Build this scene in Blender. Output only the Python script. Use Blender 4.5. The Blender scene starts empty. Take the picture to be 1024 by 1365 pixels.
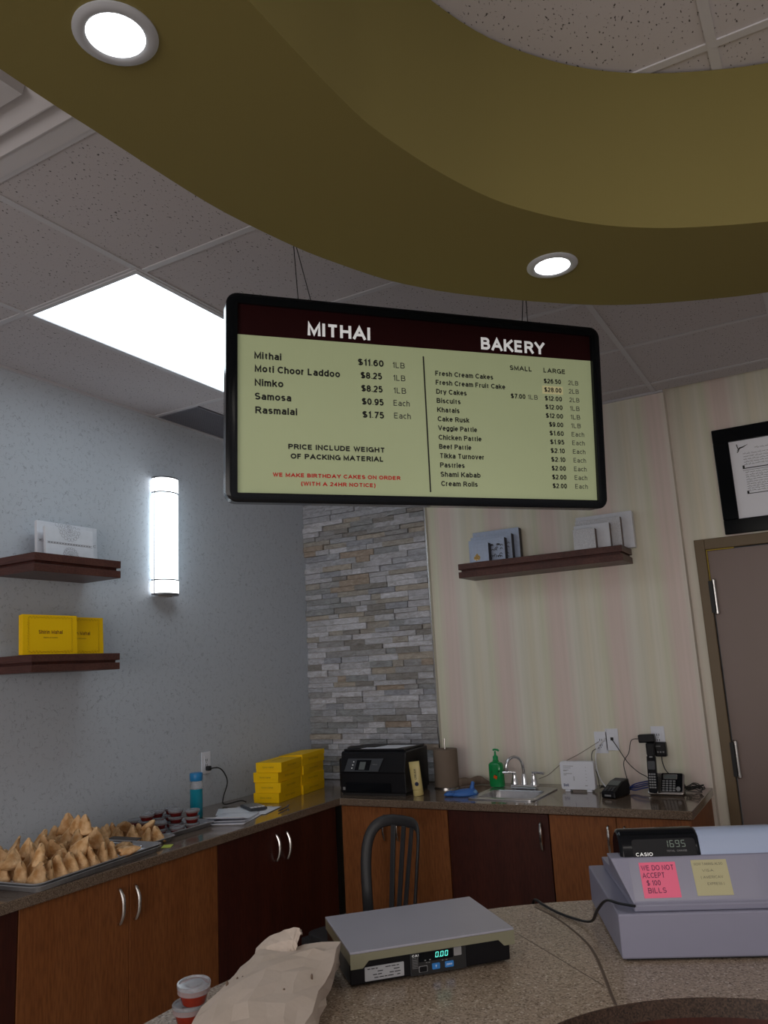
import bpy, bmesh, math, random
from mathutils import Vector, Matrix
random.seed(7)
SC = bpy.context.scene
COL = SC.collection
PI = math.pi

# ------------------------------------------------------------------ camera
cd = bpy.data.cameras.new('camera'); cam = bpy.data.objects.new('camera', cd); COL.objects.link(cam)
cd.sensor_fit = 'VERTICAL'; cd.sensor_height = 36; cd.lens = 1053.84/1365*36; cd.clip_start = .05
r_ = Vector((0.86687099, 0.49558857, -0.05409855)); u_ = Vector((0.14130444, -0.14019027, 0.97998967)); f_ = Vector((-0.47808759, 0.85716898, 0.19155574))
M_ = Matrix((r_, u_, -f_)).transposed().to_4x4(); M_.translation = Vector((3.1453, -4.4923, 1.6178))
cam.matrix_world = M_
SC.camera = cam
# ------------------------------------------------------------------ world, exposure
w = bpy.data.worlds.new('world'); SC.world = w; w.use_nodes = True
w.node_tree.nodes['Background'].inputs[0].default_value = (.5, .52, .56, 1)
w.node_tree.nodes['Background'].inputs[1].default_value = .15
SC.view_settings.view_transform = 'Standard'; SC.view_settings.look = 'None'
SC.view_settings.gamma = 1; SC.view_settings.use_curve_mapping = False
SC.view_settings.exposure = 0.0
E_TROFFER = 2.7      # lit ceiling panel in view
E_FILL = 3.8         # unseen ceiling panels added out of view as fill light
E_SCONCE = 3.8
P_DOWN = 5.0
# added fill light from behind the customer side; no window is built there
la = bpy.data.lights.new('customer_side_fill', 'AREA'); la.shape = 'RECTANGLE'; la.size = 4.2; la.size_y = 1.9; la.energy = 95; la.color = (1.0, .93, .88)
lo = bpy.data.objects.new('customer_side_fill', la); COL.objects.link(lo); lo.location = (3.2, -7.98, 1.55); lo.rotation_euler = (-PI/2, 0, PI)

# ------------------------------------------------------------------ helpers
def tag(o, label=None, cat=None, group=None, kind=None):
    if label: o['label'] = label
    if cat: o['category'] = cat
    if group: o['group'] = group
    if kind: o['kind'] = kind
    return o

def thing(name, label, cat, loc=(0, 0, 0), rz=0, group=None):
    o = bpy.data.objects.new(name, None); COL.objects.link(o)
    o.empty_display_size = .05
    o.location = loc; o.rotation_euler = (0, 0, rz)
    return tag(o, label, cat, group)

def copy_tree(o, parent=None):
    c = o.copy(); COL.objects.link(c); c.parent = parent
    for ch in list(o.children):
        copy_tree(ch, c)
    return c

class MB:
    def __init__(s): s.bm = bmesh.new()
    def box(s, x0, x1, y0, y1, z0, z1, rot=None, piv=None):
        vs = [s.bm.verts.new((x, y, z)) for x in (x0, x1) for y in (y0, y1) for z in (z0, z1)]
        for f in ((0, 1, 3, 2), (4, 6, 7, 5), (0, 4, 5, 1), (2, 3, 7, 6), (0, 2, 6, 4), (1, 5, 7, 3)):
            s.bm.faces.new([vs[i] for i in f])
        if rot:
            p = Vector(piv or ((x0+x1)/2, (y0+y1)/2, (z0+z1)/2))
            for v in vs: v.co = p + rot @ (v.co-p)
        return s
    def lathe(s, prof, c=(0, 0, 0), n=24, axis='z', cap=True):
        rings = []
        for r, h in prof:
            ring = []
            for i in range(n):
                a = 2*PI*i/n; x, y = r*math.cos(a), r*math.sin(a)
                p = {'z': (x, y, h), 'y': (x, h, y), 'x': (h, x, y)}[axis]
                ring.append(s.bm.verts.new((c[0]+p[0], c[1]+p[1], c[2]+p[2])))
            rings.append(ring)
        for a, b in zip(rings, rings[1:]):
            for i in range(n):
                s.bm.faces.new((a[i], a[(i+1) % n], b[(i+1) % n], b[i]))
        if cap:
            s.bm.faces.new(rings[0][::-1]); s.bm.faces.new(rings[-1])
        return s
    def tube(s, pts, r, n=8, flat=1.0, caps=True, rr=None):
        pts = [Vector(p) for p in pts]; rings = []
        up = None
        for i, p in enumerate(pts):
            t = (pts[min(i+1, len(pts)-1)]-pts[max(i-1, 0)]).normalized()
            if up is None:
                up = Vector((0, 0, 1)) if abs(t.z) < .9 else Vector((1, 0, 0))
            a = t.cross(up)
            if a.length < 1e-4: a = t.cross(Vector((0, 1, 0)))
            a.normalize(); b = a.cross(t).normalized(); up = b
            R = rr[i] if rr else r
            rings.append([s.bm.verts.new(p+a*R*math.cos(2*PI*k/n)+b*R*flat*math.sin(2*PI*k/n)) for k in range(n)])
        for a, b in zip(rings, rings[1:]):
            for k in range(n):
                s.bm.faces.new((a[k], a[(k+1) % n], b[(k+1) % n], b[k]))
        if caps: s.bm.faces.new(rings[0][::-1]); s.bm.faces.new(rings[-1])
        return s
    def prism(s, poly, z0, z1):
        a = [s.bm.verts.new((x, y, z0)) for x, y in poly]; b = [s.bm.verts.new((x, y, z1)) for x, y in poly]
        n = len(poly)
        for i in range(n): s.bm.faces.new((a[i], a[(i+1) % n], b[(i+1) % n], b[i]))
        s.bm.faces.new(a[::-1]); s.bm.faces.new(b)
        return s
    def prismx(s, poly, x0, x1):      # poly in (y, z)
        a = [s.bm.verts.new((x0, y, z)) for y, z in poly]; b = [s.bm.verts.new((x1, y, z)) for y, z in poly]
        n = len(poly)
        for i in range(n): s.bm.faces.new((a[i], b[i], b[(i+1) % n], a[(i+1) % n]))
        s.bm.faces.new(a); s.bm.faces.new(b[::-1])
        return s
    def quad(s, *p):
        s.bm.faces.new([s.bm.verts.new(q) for q in p]); return s
    def build(s, name, mat, parent=None, smooth=False, bevel=0, seg=2, loc=None, rz=0):
        bmesh.ops.recalc_face_normals(s.bm, faces=s.bm.faces[:])
        me = bpy.data.meshes.new(name); s.bm.to_mesh(me); s.bm.free()
        if smooth:
            for p in me.polygons: p.use_smooth = True
        me.materials.append(mat)
        o = bpy.data.objects.new(name, me); COL.objects.link(o)
        if smooth and smooth != 2:
            try: me.set_sharp_from_angle(angle=math.radians(40))
            except Exception: pass
        if parent: o.parent = parent
        if loc: o.location = loc
        if rz: o.rotation_euler = (0, 0, rz)
        if bevel:
            m = o.modifiers.new('b', 'BEVEL'); m.width = bevel; m.segments = seg; m.limit_method = 'ANGLE'; m.angle_limit = .6
        return o

def struct(o): o['kind'] = 'structure'; return o

def catmull(P, n=8):
    P = [Vector(p) for p in P]; out = []
    for i in range(len(P)-1):
        p0 = P[max(i-1, 0)]; p1 = P[i]; p2 = P[i+1]; p3 = P[min(i+2, len(P)-1)]
        for k in range(n):
            t = k/n
            out.append(.5*((2*p1)+(p2-p0)*t+(2*p0-5*p1+4*p2-p3)*t*t+(3*p1-p0-3*p2+p3)*t**3))
    out.append(P[-1]); return out

# ---- lettering: a plain grotesque drawn from strokes (centre lines, cap height 1)
def _a(cx, cy, rx, ry, a0, a1, n=12):
    return [(cx+rx*math.cos(math.radians(a0+(a1-a0)*k/n)), cy+ry*math.sin(math.radians(a0+(a1-a0)*k/n))) for k in range(n+1)]
def _el(cx, cy, rx, ry): return _a(cx, cy, rx, ry, 0, 360, 20)
_S = _a(.31, .75, .27, .25, 28, 270)+_a(.31, .25, .30, .25, 90, -152)[1:]
GL = {
 'A': [[(0, 0), (.4, 1), (.8, 0)], [(.13, .32), (.67, .32)]], 'B': [[(0, .53), (.36, .53)]+_a(.36, .265, .26, .265, 90, -90)+[(0, 0), (0, 1), (.34, 1)]+_a(.34, .765, .22, .235, 90, -90)],
 'C': [_a(.39, .5, .39, .5, 42, 318, 18)], 'D': [[(.3, 0), (0, 0), (0, 1), (.3, 1)]+_a(.3, .5, .38, .5, 90, -90, 14)], 'E': [[(.58, 1), (0, 1), (0, 0), (.6, 0)], [(0, .53), (.54, .53)]],
 'F': [[(.56, 1), (0, 1), (0, 0)], [(0, .5), (.48, .5)]], 'G': [_a(.4, .5, .4, .5, 45, 330, 18), [(.44, .46), (.78, .46), (.78, .02)]], 'H': [[(0, 0), (0, 1)], [(.66, 0), (.66, 1)], [(0, .53), (.66, .53)]],
 'I': [[(0, 0), (0, 1)]], 'K': [[(0, 0), (0, 1)], [(.62, 1), (0, .36)], [(.22, .56), (.66, 0)]], 'L': [[(0, 1), (0, 0), (.52, 0)]], 'M': [[(0, 0), (0, 1), (.39, .08), (.78, 1), (.78, 0)]],
 'N': [[(0, 0), (0, 1), (.64, 0), (.64, 1)]], 'O': [_el(.41, .5, .41, .5)], 'P': [[(0, 0), (0, 1), (.36, 1)]+_a(.36, .74, .25, .26, 90, -90)+[(0, .48)]],
 'R': [[(0, 0), (0, 1), (.36, 1)]+_a(.36, .74, .25, .26, 90, -90)+[(0, .48)], [(.36, .48), (.64, 0)]], 'S': [_S], 'T': [[(0, 1), (.68, 1)], [(.34, 1), (.34, 0)]],
 'U': [[(0, 1)]+_a(.33, .33, .33, .33, 180, 360)+[(.66, 1)]], 'V': [[(0, 1), (.36, 0), (.72, 1)]], 'W': [[(0, 1), (.26, 0), (.5, 1), (.74, 0), (1, 1)]], 'X': [[(0, 0), (.66, 1)], [(0, 1), (.66, 0)]],
 'Y': [[(0, 1), (.36, .45), (.72, 1)], [(.36, .45), (.36, 0)]], 'Z': [[(0, 1), (.62, 1), (0, 0), (.64, 0)]],
 'a': [_a(.24, .50, .23, .22, 155, 0)+[(.47, 0)], [(.47, .43), (.2, .40)]+_a(.2, .2, .2, .2, 90, 270)+[(.33, .03), (.47, .16)]], 'b': [[(0, 0), (0, 1)], _el(.26, .36, .26, .36)],
 'c': [_a(.26, .36, .26, .36, 48, 312)], 'd': [[(.52, 0), (.52, 1)], _el(.26, .36, .26, .36)], 'e': [[(.01, .38), (.51, .38)]+_a(.26, .36, .26, .36, 3, 318, 16)],
 'f': [[(.12, 0)]+_a(.28, .82, .16, .18, 180, 85), [(0, .70), (.3, .70)]], 'g': [_el(.26, .36, .26, .36), [(.52, .72)]+_a(.26, -.03, .26, .22, 0, -150)],
 'h': [[(0, 0), (0, 1)], _a(.23, .47, .23, .25, 180, 0)+[(.46, 0)]], 'i': [[(0, 0), (0, .72)], [(0, .90), (0, 1.02)]], 'k': [[(0, 0), (0, 1)], [(.42, .72), (0, .28)], [(.16, .45), (.46, 0)]],
 'l': [[(0, 0), (0, 1)]], 'm': [[(0, 0), (0, .72)], _a(.19, .5, .19, .22, 180, 0)+[(.38, 0)], _a(.57, .5, .19, .22, 180, 0)+[(.76, 0)]], 'n': [[(0, 0), (0, .72)], _a(.23, .47, .23, .25, 180, 0)+[(.46, 0)]],
 'o': [_el(.27, .36, .27, .36)], 'p': [[(0, -.27), (0, .72)], _el(.26, .36, .26, .36)], 'r': [[(0, 0), (0, .72)], _a(.22, .44, .22, .27, 180, 85)], 's': [_a(.22, .54, .19, .18, 28, 270)+_a(.22, .18, .21, .18, 90, -150)[1:]],
 't': [[(.12, .92)]+_a(.27, .14, .15, .14, 180, 270), [(0, .70), (.29, .70)]], 'u': [[(0, .72)]+_a(.23, .25, .23, .25, 180, 360), [(.46, .72), (.46, 0)]], 'v': [[(0, .72), (.24, 0), (.48, .72)]],
 'w': [[(0, .72), (.18, 0), (.36, .72), (.54, 0), (.72, .72)]], 'y': [[(0, .72), (.25, 0)], [(.5, .72), (.2, -.22), (.05, -.26)]],
 '0': [_el(.27, .5, .27, .5)], '1': [[(.04, .76), (.26, 1), (.26, 0)]], '2': [_a(.27, .73, .26, .27, 165, -35)+[(0, 0), (.54, 0)]], '3': [_a(.26, .755, .23, .245, 150, -90), _a(.26, .26, .27, .26, 90, -150)],
 '4': [[(.42, 0), (.42, 1), (0, .28), (.56, .28)]], '5': [[(.5, 1), (.1, 1), (.05, .50)]+_a(.26, .32, .27, .32, 140, -150)], '6': [_el(.28, .32, .26, .32), _a(.32, .42, .30, .58, 185, 50)],
 '7': [[(0, 1), (.54, 1), (.2, 0)]], '8': [_el(.27, .76, .22, .24), _el(.27, .26, .27, .26)], '9': [_el(.27, .68, .26, .32), _a(.23, .58, .30, .58, 5, -130)],
 '$': [_S, [(.31, -.13), (.31, 1.13)]], '.': [[(0, -.04), (0, .08)]], '(': [_a(.42, .38, .34, .80, 128, 232)], ')': [_a(-.18, .38, .34, .80, 52, -52)],
 '&': [[(.62, 0), (.12, .66)]+_a(.28, .80, .18, .20, 200, -20)[0:]+[(.10, .42)]+_a(.26, .24, .25, .24, 150, 300)+[(.6, .42)]]}
def text_bm(body, width=None, cap=None, bold=0.0, thick=.0004):
    x = 0; S = []
    for ch in body:
        if ch == ' ': x += .42; continue
        g = GL.get(ch) or GL['o']
        lo = min(p[0] for st in g for p in st); hi = max(p[0] for st in g for p in st)
        for st in g: S.append([(p[0]-lo+x, p[1]) for p in st])
        x += (hi-lo)+.30+bold
    tf = .115+bold*2.0
    xmax = max(p[0] for st in S for p in st)
    cap = cap or (width/xmax if width else .01)
    tw = cap*tf; sy = (cap-tw)
    sx = (width-tw)/xmax if width else sy
    bm = bmesh.new()
    for st in S:
        P = [Vector((p[0]*sx+tw/2, p[1]*sy+tw/2, 0)) for p in st]
        if (P[0]-P[-1]).length > tw*.3:
            for e, f in ((0, 1), (-1, -2)):
                dv = P[e]-P[f]
                yy = st[e][1]
                if dv.length > 1e-9 and abs(dv.normalized().y) > .55 and min(abs(yy-q) for q in (0, 1, .72, -.27)) < .03: P[e] = P[e]+dv.normalized()*tw/2
        Q = [P[0]]
        for p in P[1:]:
            if (p-Q[-1]).length > tw*.08: Q.append(p)
        closed = len(Q) > 3 and (Q[0]-Q[-1]).length < tw*.3
        n = len(Q)
        if n < 2: continue
        L = []
        for i, p in enumerate(Q):
            a = Q[i-1] if i else (Q[-2] if closed else None); b = Q[i+1] if i < n-1 else (Q[1] if closed else None)
            d1 = (p-a).normalized() if a is not None and (p-a).length > 1e-9 else None
            d2 = (b-p).normalized() if b is not None and (b-p).length > 1e-9 else None
            d1 = d1 or d2; d2 = d2 or d1
            n1 = Vector((-d1.y, d1.x, 0)); n2 = Vector((-d2.y, d2.x, 0)); m = n1+n2
            if m.length < .3: m = n1.copy(); k = 1
            else:
                m.normalize(); k = 1/max(.45, m.dot(n1))
            L.append((bm.verts.new(p+m*tw/2*k), bm.verts.new(p-m*tw/2*k)))
        for (a, b), (c, d) in zip(L, L[1:]): bm.faces.new((b, d, c, a))
    return bm

def text(body, name, mat, parent, frame, width=None, cap=None, bold=.0, center=False):
    """frame: 4x4 local matrix whose XY plane carries the text"""
    bm = text_bm(body, width, cap, bold)
    if center:
        m = max(v.co.x for v in bm.verts)/2
        for v in bm.verts: v.co.x -= m
    bm.transform(frame)
    me = bpy.data.meshes.new(name); bm.to_mesh(me); bm.free(); me.materials.append(mat)
    o = bpy.data.objects.new(name, me); COL.objects.link(o); o.parent = parent
    return o

def fr(o, x, y):   # frame from origin and x, y axis
    x = Vector(x).normalized(); y = Vector(y).normalized(); z = x.cross(y)
    m = Matrix((x, y, z)).transposed().to_4x4(); m.translation = Vector(o); return m

# ------------------------------------------------------------------ materials
def lin(c): return tuple(((v/255)/12.92 if v/255 <= .04045 else ((v/255+.055)/1.055)**2.4) for v in c)
def mat(name, col, rough=.5, metal=0, spec=.5, emit=None, es=0, noise=None, bump=None, coat=0, trans=0, ior=1.45, alpha=None, sheen=0):
    """noise=(scale, colour2, contrast, (sx,sy,sz)); bump=(scale, strength, distance)"""
    m = bpy.data.materials.new(name); m.use_nodes = True; nt = m.node_tree; b = nt.nodes['Principled BSDF']
    b.inputs['Base Color'].default_value = (*col, 1); b.inputs['Roughness'].default_value = rough
    b.inputs['Metallic'].default_value = metal; b.inputs['Specular IOR Level'].default_value = spec
    b.inputs['Coat Weight'].default_value = coat; b.inputs['Coat Roughness'].default_value = .1
    b.inputs['Transmission Weight'].default_value = trans; b.inputs['IOR'].default_value = ior
    if emit:
        b.inputs['Emission Color'].default_value = (*emit, 1); b.inputs['Emission Strength'].default_value = es
    tc = None
    if noise or bump: tc = nt.nodes.new('ShaderNodeTexCoord')
    if noise:
        sc, c2, con, st = noise
        mp = nt.nodes.new('ShaderNodeMapping'); mp.inputs['Scale'].default_value = st
        nt.links.new(tc.outputs['Object'], mp.inputs[0])
        n = nt.nodes.new('ShaderNodeTexNoise'); n.inputs['Scale'].default_value = sc; n.inputs['Detail'].default_value = 4
        nt.links.new(mp.outputs[0], n.inputs['Vector'])
        r = nt.nodes.new('ShaderNodeValToRGB'); h = .5/max(con, .01)*.3
        r.color_ramp.elements[0].position = max(0, .5-h); r.color_ramp.elements[1].position = min(1, .5+h)
        r.color_ramp.elements[0].color = (*col, 1); r.color_ramp.elements[1].color = (*c2, 1)
        nt.links.new(n.outputs['Fac'], r.inputs[0]); nt.links.new(r.outputs[0], b.inputs['Base Color'])
    if bump:
        sc, stg, dist = bump
        n = nt.nodes.new('ShaderNodeTexNoise'); n.inputs['Scale'].default_value = sc; n.inputs['Detail'].default_value = 3
        nt.links.new(tc.outputs['Object'], n.inputs['Vector'])
        bp = nt.nodes.new('ShaderNodeBump'); bp.inputs['Strength'].default_value = stg; bp.inputs['Distance'].default_value = dist
        nt.links.new(n.outputs['Fac'], bp.inputs['Height']); nt.links.new(bp.outputs[0], b.inputs['Normal'])
    return m
def N(m, t): return m.node_tree.nodes.new(t)
def LK(m, a, b): m.node_tree.links.new(a, b)
def BS(m): return m.node_tree.nodes['Principled BSDF']

def mat_ceiling_tile():
    m = mat('acoustic_tile', (.56, .53, .55), .95, spec=.1)
    tc = N(m, 'ShaderNodeNewGeometry')
    mp = N(m, 'ShaderNodeMapping'); mp.inputs['Scale'].default_value = (1, .55, 1); mp.inputs['Rotation'].default_value = (0, 0, .6); LK(m, tc.outputs['Position'], mp.inputs[0])
    ns = N(m, 'ShaderNodeTexNoise'); ns.inputs['Scale'].default_value = 160; ns.inputs['Detail'].default_value = 1.5
    LK(m, mp.outputs[0], ns.inputs['Vector'])
    r = N(m, 'ShaderNodeValToRGB'); e = r.color_ramp.elements
    e[0].position = .295; e[0].color = (.10, .09, .09, 1); e[1].position = .335; e[1].color = (.56, .53, .55, 1)
    LK(m, ns.outputs['Fac'], r.inputs[0]); LK(m, r.outputs[0], BS(m).inputs['Base Color'])
    bp = N(m, 'ShaderNodeBump'); bp.inputs['Strength'].default_value = .5; bp.inputs['Distance'].default_value = .003
    LK(m, r.outputs[0], bp.inputs['Height']); LK(m, bp.outputs[0], BS(m).inputs['Normal'])
    return m

def mat_wall_left():
    m = mat('embossed_wallpaper', (.60, .62, .63), .6, spec=.35)
    tc = N(m, 'ShaderNodeNewGeometry')
    ns = N(m, 'ShaderNodeTexNoise'); ns.inputs['Scale'].default_value = 34; ns.inputs['Detail'].default_value = 1; ns.inputs['Distortion'].default_value = 1.2
    LK(m, tc.outputs['Position'], ns.inputs['Vector'])
    r = N(m, 'ShaderNodeValToRGB'); e = r.color_ramp.elements     # thin contour lines = the squiggles
    e[0].position = .522; e[0].color = (1, 1, 1, 1); e[1].position = .578; e[1].color = (1, 1, 1, 1)
    x = r.color_ramp.elements.new(.55); x.color = (.0, .0, .0, 1)
    LK(m, ns.outputs['Fac'], r.inputs[0])
    n2 = N(m, 'ShaderNodeTexNoise'); n2.inputs['Scale'].default_value = 40; n2.inputs['Detail'].default_value = 0
    LK(m, tc.outputs['Position'], n2.inputs['Vector'])
    r2 = N(m, 'ShaderNodeValToRGB'); r2.color_ramp.elements[0].position = .47; r2.color_ramp.elements[1].position = .55
    LK(m, n2.outputs['Fac'], r2.inputs[0])
    mx = N(m, 'ShaderNodeMix'); mx.data_type = 'RGBA'; mx.blend_type = 'LIGHTEN'; mx.inputs[0].default_value = 1
    LK(m, r.outputs[0], mx.inputs[6]); LK(m, r2.outputs[0], mx.inputs[7])
    m2 = N(m, 'ShaderNodeMix'); m2.data_type = 'RGBA'; m2.inputs[6].default_value = (.36, .39, .44, 1); m2.inputs[7].default_value = (.56, .60, .66, 1)
    LK(m, mx.outputs[2], m2.inputs[0]); LK(m, m2.outputs[2], BS(m).inputs['Base Color'])
    bp = N(m, 'ShaderNodeBump'); bp.inputs['Strength'].default_value = .35; bp.inputs['Distance'].default_value = .002
    LK(m, mx.outputs[2], bp.inputs['Height']); LK(m, bp.outputs[0], BS(m).inputs['Normal'])
    return m

def mat_wall_back():
    m = mat('striped_wallpaper', (.6, .55, .45), .55, spec=.3)
    tc = N(m, 'ShaderNodeNewGeometry'); sx = N(m, 'ShaderNodeSeparateXYZ'); LK(m, tc.outputs['Position'], sx.inputs[0])
    a = N(m, 'ShaderNodeMath'); a.operation = 'ADD'; a.inputs[1].default_value = -.90; LK(m, sx.outputs[0], a.inputs[0])
    d = N(m, 'ShaderNodeMath'); d.operation = 'DIVIDE'; d.inputs[1].default_value = .335; LK(m, a.outputs[0], d.inputs[0])
    f = N(m, 'ShaderNodeMath'); f.operation = 'FRACT'; LK(m, d.outputs[0], f.inputs[0])
    r = N(m, 'ShaderNodeValToRGB'); r.color_ramp.interpolation = 'EASE'
    els = [(0, (.78, .735, .60)), (.14, (.80, .77, .66)), (.26, (.75, .735, .59)), (.36, (.77, .69, .60)), (.43, (.78, .655, .60)), (.60, (.785, .66, .61)), (.68, (.78, .71, .64)), (.80, (.80, .77, .68)), (.90, (.75, .725, .61)), (1, (.78, .735, .60))]
    cr = r.color_ramp
    cr.elements[0].position = 0; cr.elements[0].color = (*els[0][1], 1); cr.elements[1].position = 1; cr.elements[1].color = (*els[-1][1], 1)
    for p, c in els[1:-1]: cr.elements.new(p).color = (*c, 1)
    LK(m, f.outputs[0], r.inputs[0])
    mp = N(m, 'ShaderNodeMapping'); mp.inputs['Scale'].default_value = (1, 1, .02); LK(m, tc.outputs['Position'], mp.inputs[0])
    ns = N(m, 'ShaderNodeTexNoise'); ns.inputs['Scale'].default_value = 48; ns.inputs['Detail'].default_value = 2; LK(m, mp.outputs[0], ns.inputs['Vector'])
    r2 = N(m, 'ShaderNodeValToRGB'); r2.color_ramp.elements[0].position = .3; r2.color_ramp.elements[0].color = (.95, .955, .93, 1); r2.color_ramp.elements[1].position = .7; r2.color_ramp.elements[1].color = (1.03, 1.02, 1.02, 1)
    LK(m, ns.outputs['Fac'], r2.inputs[0])
    mx = N(m, 'ShaderNodeMix'); mx.data_type = 'RGBA'; mx.blend_type = 'MULTIPLY'; mx.inputs[0].default_value = 1
    LK(m, r.outputs[0], mx.inputs[6]); LK(m, r2.outputs[0], mx.inputs[7]); LK(m, mx.outputs[2], BS(m).inputs['Base Color'])
    return m

def mat_wood(name, c1, c2, rough=.35, scale=10, axis=2):
    m = mat(name, c1, rough, spec=.4)
    tc = N(m, 'ShaderNodeTexCoord'); mp = N(m, 'ShaderNodeMapping')
    sc = [1, 1, 1]; sc[axis] = .12; mp.inputs['Scale'].default_value = sc
    LK(m, tc.outputs['Object'], mp.inputs[0])
    ns = N(m, 'ShaderNodeTexNoise'); ns.inputs['Scale'].default_value = scale; ns.inputs['Detail'].default_value = 6; ns.inputs['Roughness'].default_value = .65; ns.inputs['Distortion'].default_value = .4
    LK(m, mp.outputs[0], ns.inputs['Vector'])
    r = N(m, 'ShaderNodeValToRGB'); r.color_ramp.elements[0].position = .3; r.color_ramp.elements[0].color = (*c1, 1); r.color_ramp.elements[1].position = .72; r.color_ramp.elements[1].color = (*c2, 1)
    LK(m, ns.outputs['Fac'], r.inputs[0])
    n2 = N(m, 'ShaderNodeTexNoise'); n2.inputs['Scale'].default_value = 130; n2.inputs['Detail'].default_value = 2; LK(m, mp.outputs[0], n2.inputs['Vector'])
    r2 = N(m, 'ShaderNodeValToRGB'); r2.color_ramp.elements[0].position = .35; r2.color_ramp.elements[0].color = (.72, .7, .7, 1); r2.color_ramp.elements[1].position = .6; r2.color_ramp.elements[1].color = (1, 1, 1, 1)
    LK(m, n2.outputs['Fac'], r2.inputs[0])
    mx = N(m, 'ShaderNodeMix'); mx.data_type = 'RGBA'; mx.blend_type = 'MULTIPLY'; mx.inputs[0].default_value = 1
    LK(m, r.outputs[0], mx.inputs[6]); LK(m, r2.outputs[0], mx.inputs[7]); LK(m, mx.outputs[2], BS(m).inputs['Base Color'])
    return m

def mat_speckle(name, stops, scale, rough, spec=.5, coat=0):
    m = mat(name, stops[0][1], rough, spec=spec, coat=coat)
    tc = N(m, 'ShaderNodeTexCoord')
    v = N(m, 'ShaderNodeTexVoronoi'); v.inputs['Scale'].default_value = scale; LK(m, tc.outputs['Object'], v.inputs['Vector'])
    s = N(m, 'ShaderNodeSeparateColor'); LK(m, v.outputs['Color'], s.inputs[0])
    r = N(m, 'ShaderNodeValToRGB'); cr = r.color_ramp
    cr.elements[0].position = 0; cr.elements[0].color = (*stops[0][1], 1); cr.elements[1].position = 1; cr.elements[1].color = (*stops[-1][1], 1)
    for p, c in stops[1:-1]: cr.elements.new(p).color = (*c, 1)
    LK(m, s.outputs[0], r.inputs[0]); LK(m, r.outputs[0], BS(m).inputs['Base Color'])
    return m

def mat_stone():
    m = mat('split_stone', (.3, .3, .3), .8, spec=.25)
    oi = N(m, 'ShaderNodeObjectInfo'); r = N(m, 'ShaderNodeValToRGB'); cr = r.color_ramp; cr.interpolation = 'CONSTANT'
    cols = [(0, (.38, .375, .38)), (.12, (.54, .54, .58)), (.22, (.30, .285, .27)), (.34, (.46, .47, .51)), (.46, (.42, .39, .35)), (.55, (.64, .64, .68)), (.66, (.34, .35, .36)), (.74, (.47, .42, .36)), (.80, (.52, .52, .55)), (.91, (.42, .345, .28)), (.95, (.37, .38, .42))]
    cr.elements[0].color = (*cols[0][1], 1); cr.elements[1].position = cols[-1][0]; cr.elements[1].color = (*cols[-1][1], 1)
    for p, c in cols[1:-1]: cr.elements.new(p).color = (*c, 1)
    LK(m, oi.outputs['Random'], r.inputs[0])
    g = N(m, 'ShaderNodeNewGeometry'); ns = N(m, 'ShaderNodeTexNoise'); ns.inputs['Scale'].default_value = 38; ns.inputs['Detail'].default_value = 6; ns.inputs['Roughness'].default_value = .7; ns.inputs['Distortion'].default_value = .8
    mp = N(m, 'ShaderNodeMapping'); mp.inputs['Scale'].default_value = (.6, 1, 1.6); LK(m, g.outputs['Position'], mp.inputs[0]); LK(m, mp.outputs[0], ns.inputs['Vector'])
    r2 = N(m, 'ShaderNodeValToRGB'); r2.color_ramp.elements[0].position = .3; r2.color_ramp.elements[0].color = (.62, .60, .58, 1); r2.color_ramp.elements[1].position = .7; r2.color_ramp.elements[1].color = (1.2, 1.2, 1.22, 1)
    LK(m, ns.outputs['Fac'], r2.inputs[0])
    mx = N(m, 'ShaderNodeMix'); mx.data_type = 'RGBA'; mx.blend_type = 'MULTIPLY'; mx.inputs[0].default_value = 1
    LK(m, r.outputs[0], mx.inputs[6]); LK(m, r2.outputs[0], mx.inputs[7]); LK(m, mx.outputs[2], BS(m).inputs['Base Color'])
    bp = N(m, 'ShaderNodeBump'); bp.inputs['Strength'].default_value = .8; bp.inputs['Distance'].default_value = .006
    LK(m, ns.outputs['Fac'], bp.inputs['Height']); LK(m, bp.outputs[0], BS(m).inputs['Normal'])
    return m

TILE = mat_ceiling_tile()
WL = mat_wall_left(); WB = mat_wall_back(); STONE = mat_stone()
LIGHTWOOD = mat_wood('honey_laminate', (.25, .080, .021), (.33, .118, .036), .5)
DARKWOOD = mat_wood('mahogany_laminate', (.045, .009, .006), (.085, .018, .010), .42)
SHELFWOOD = mat_wood('shelf_mahogany', (.075, .028, .022), (.125, .048, .036), .4, axis=1)
WORKTOP = mat_speckle('brown_speckled_laminate', [(0, (.055, .036, .024)), (.3, (.165, .118, .085)), (.6, (.23, .165, .12)), (.85, (.13, .09, .065)), (1, (.34, .26, .20))], 420, .13, coat=.3)
COUNTER = mat_speckle('tan_speckled_solid_surface', [(0, (.13, .092, .062)), (.22, (.30, .23, .17)), (.6, (.39, .305, .235)), (.85, (.22, .165, .12)), (1, (.58, .49, .40))], 260, .22)
COUNTEREDGE = mat_speckle('dark_speckled_edge', [(0, (.010, .006, .004)), (.35, (.045, .026, .018)), (.7, (.075, .045, .033)), (1, (.03, .018, .012))], 330, .4)
SOFFIT = mat('olive_paint', (.20, .166, .056), .75, spec=.2, bump=(300, .1, .001))
WHITEMETAL = mat('white_enamel', (.62, .60, .62), .5)
TEE = mat('grey_white_tee', (.58, .57, .60), .5)
GREYTEE = mat('grey_perforated', (.20, .20, .235), .5, metal=.2)
DOORFRAME = mat('brown_door_frame', (.175, .125, .072), .45, spec=.35)
DOORLEAF = mat('taupe_door', (.26, .195, .18), .42, spec=.35, noise=(3, (.235, .175, .15), .6, (1, 1, .5)))
CHROME = mat('chrome', (.82, .82, .84), .10, metal=1)
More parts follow.
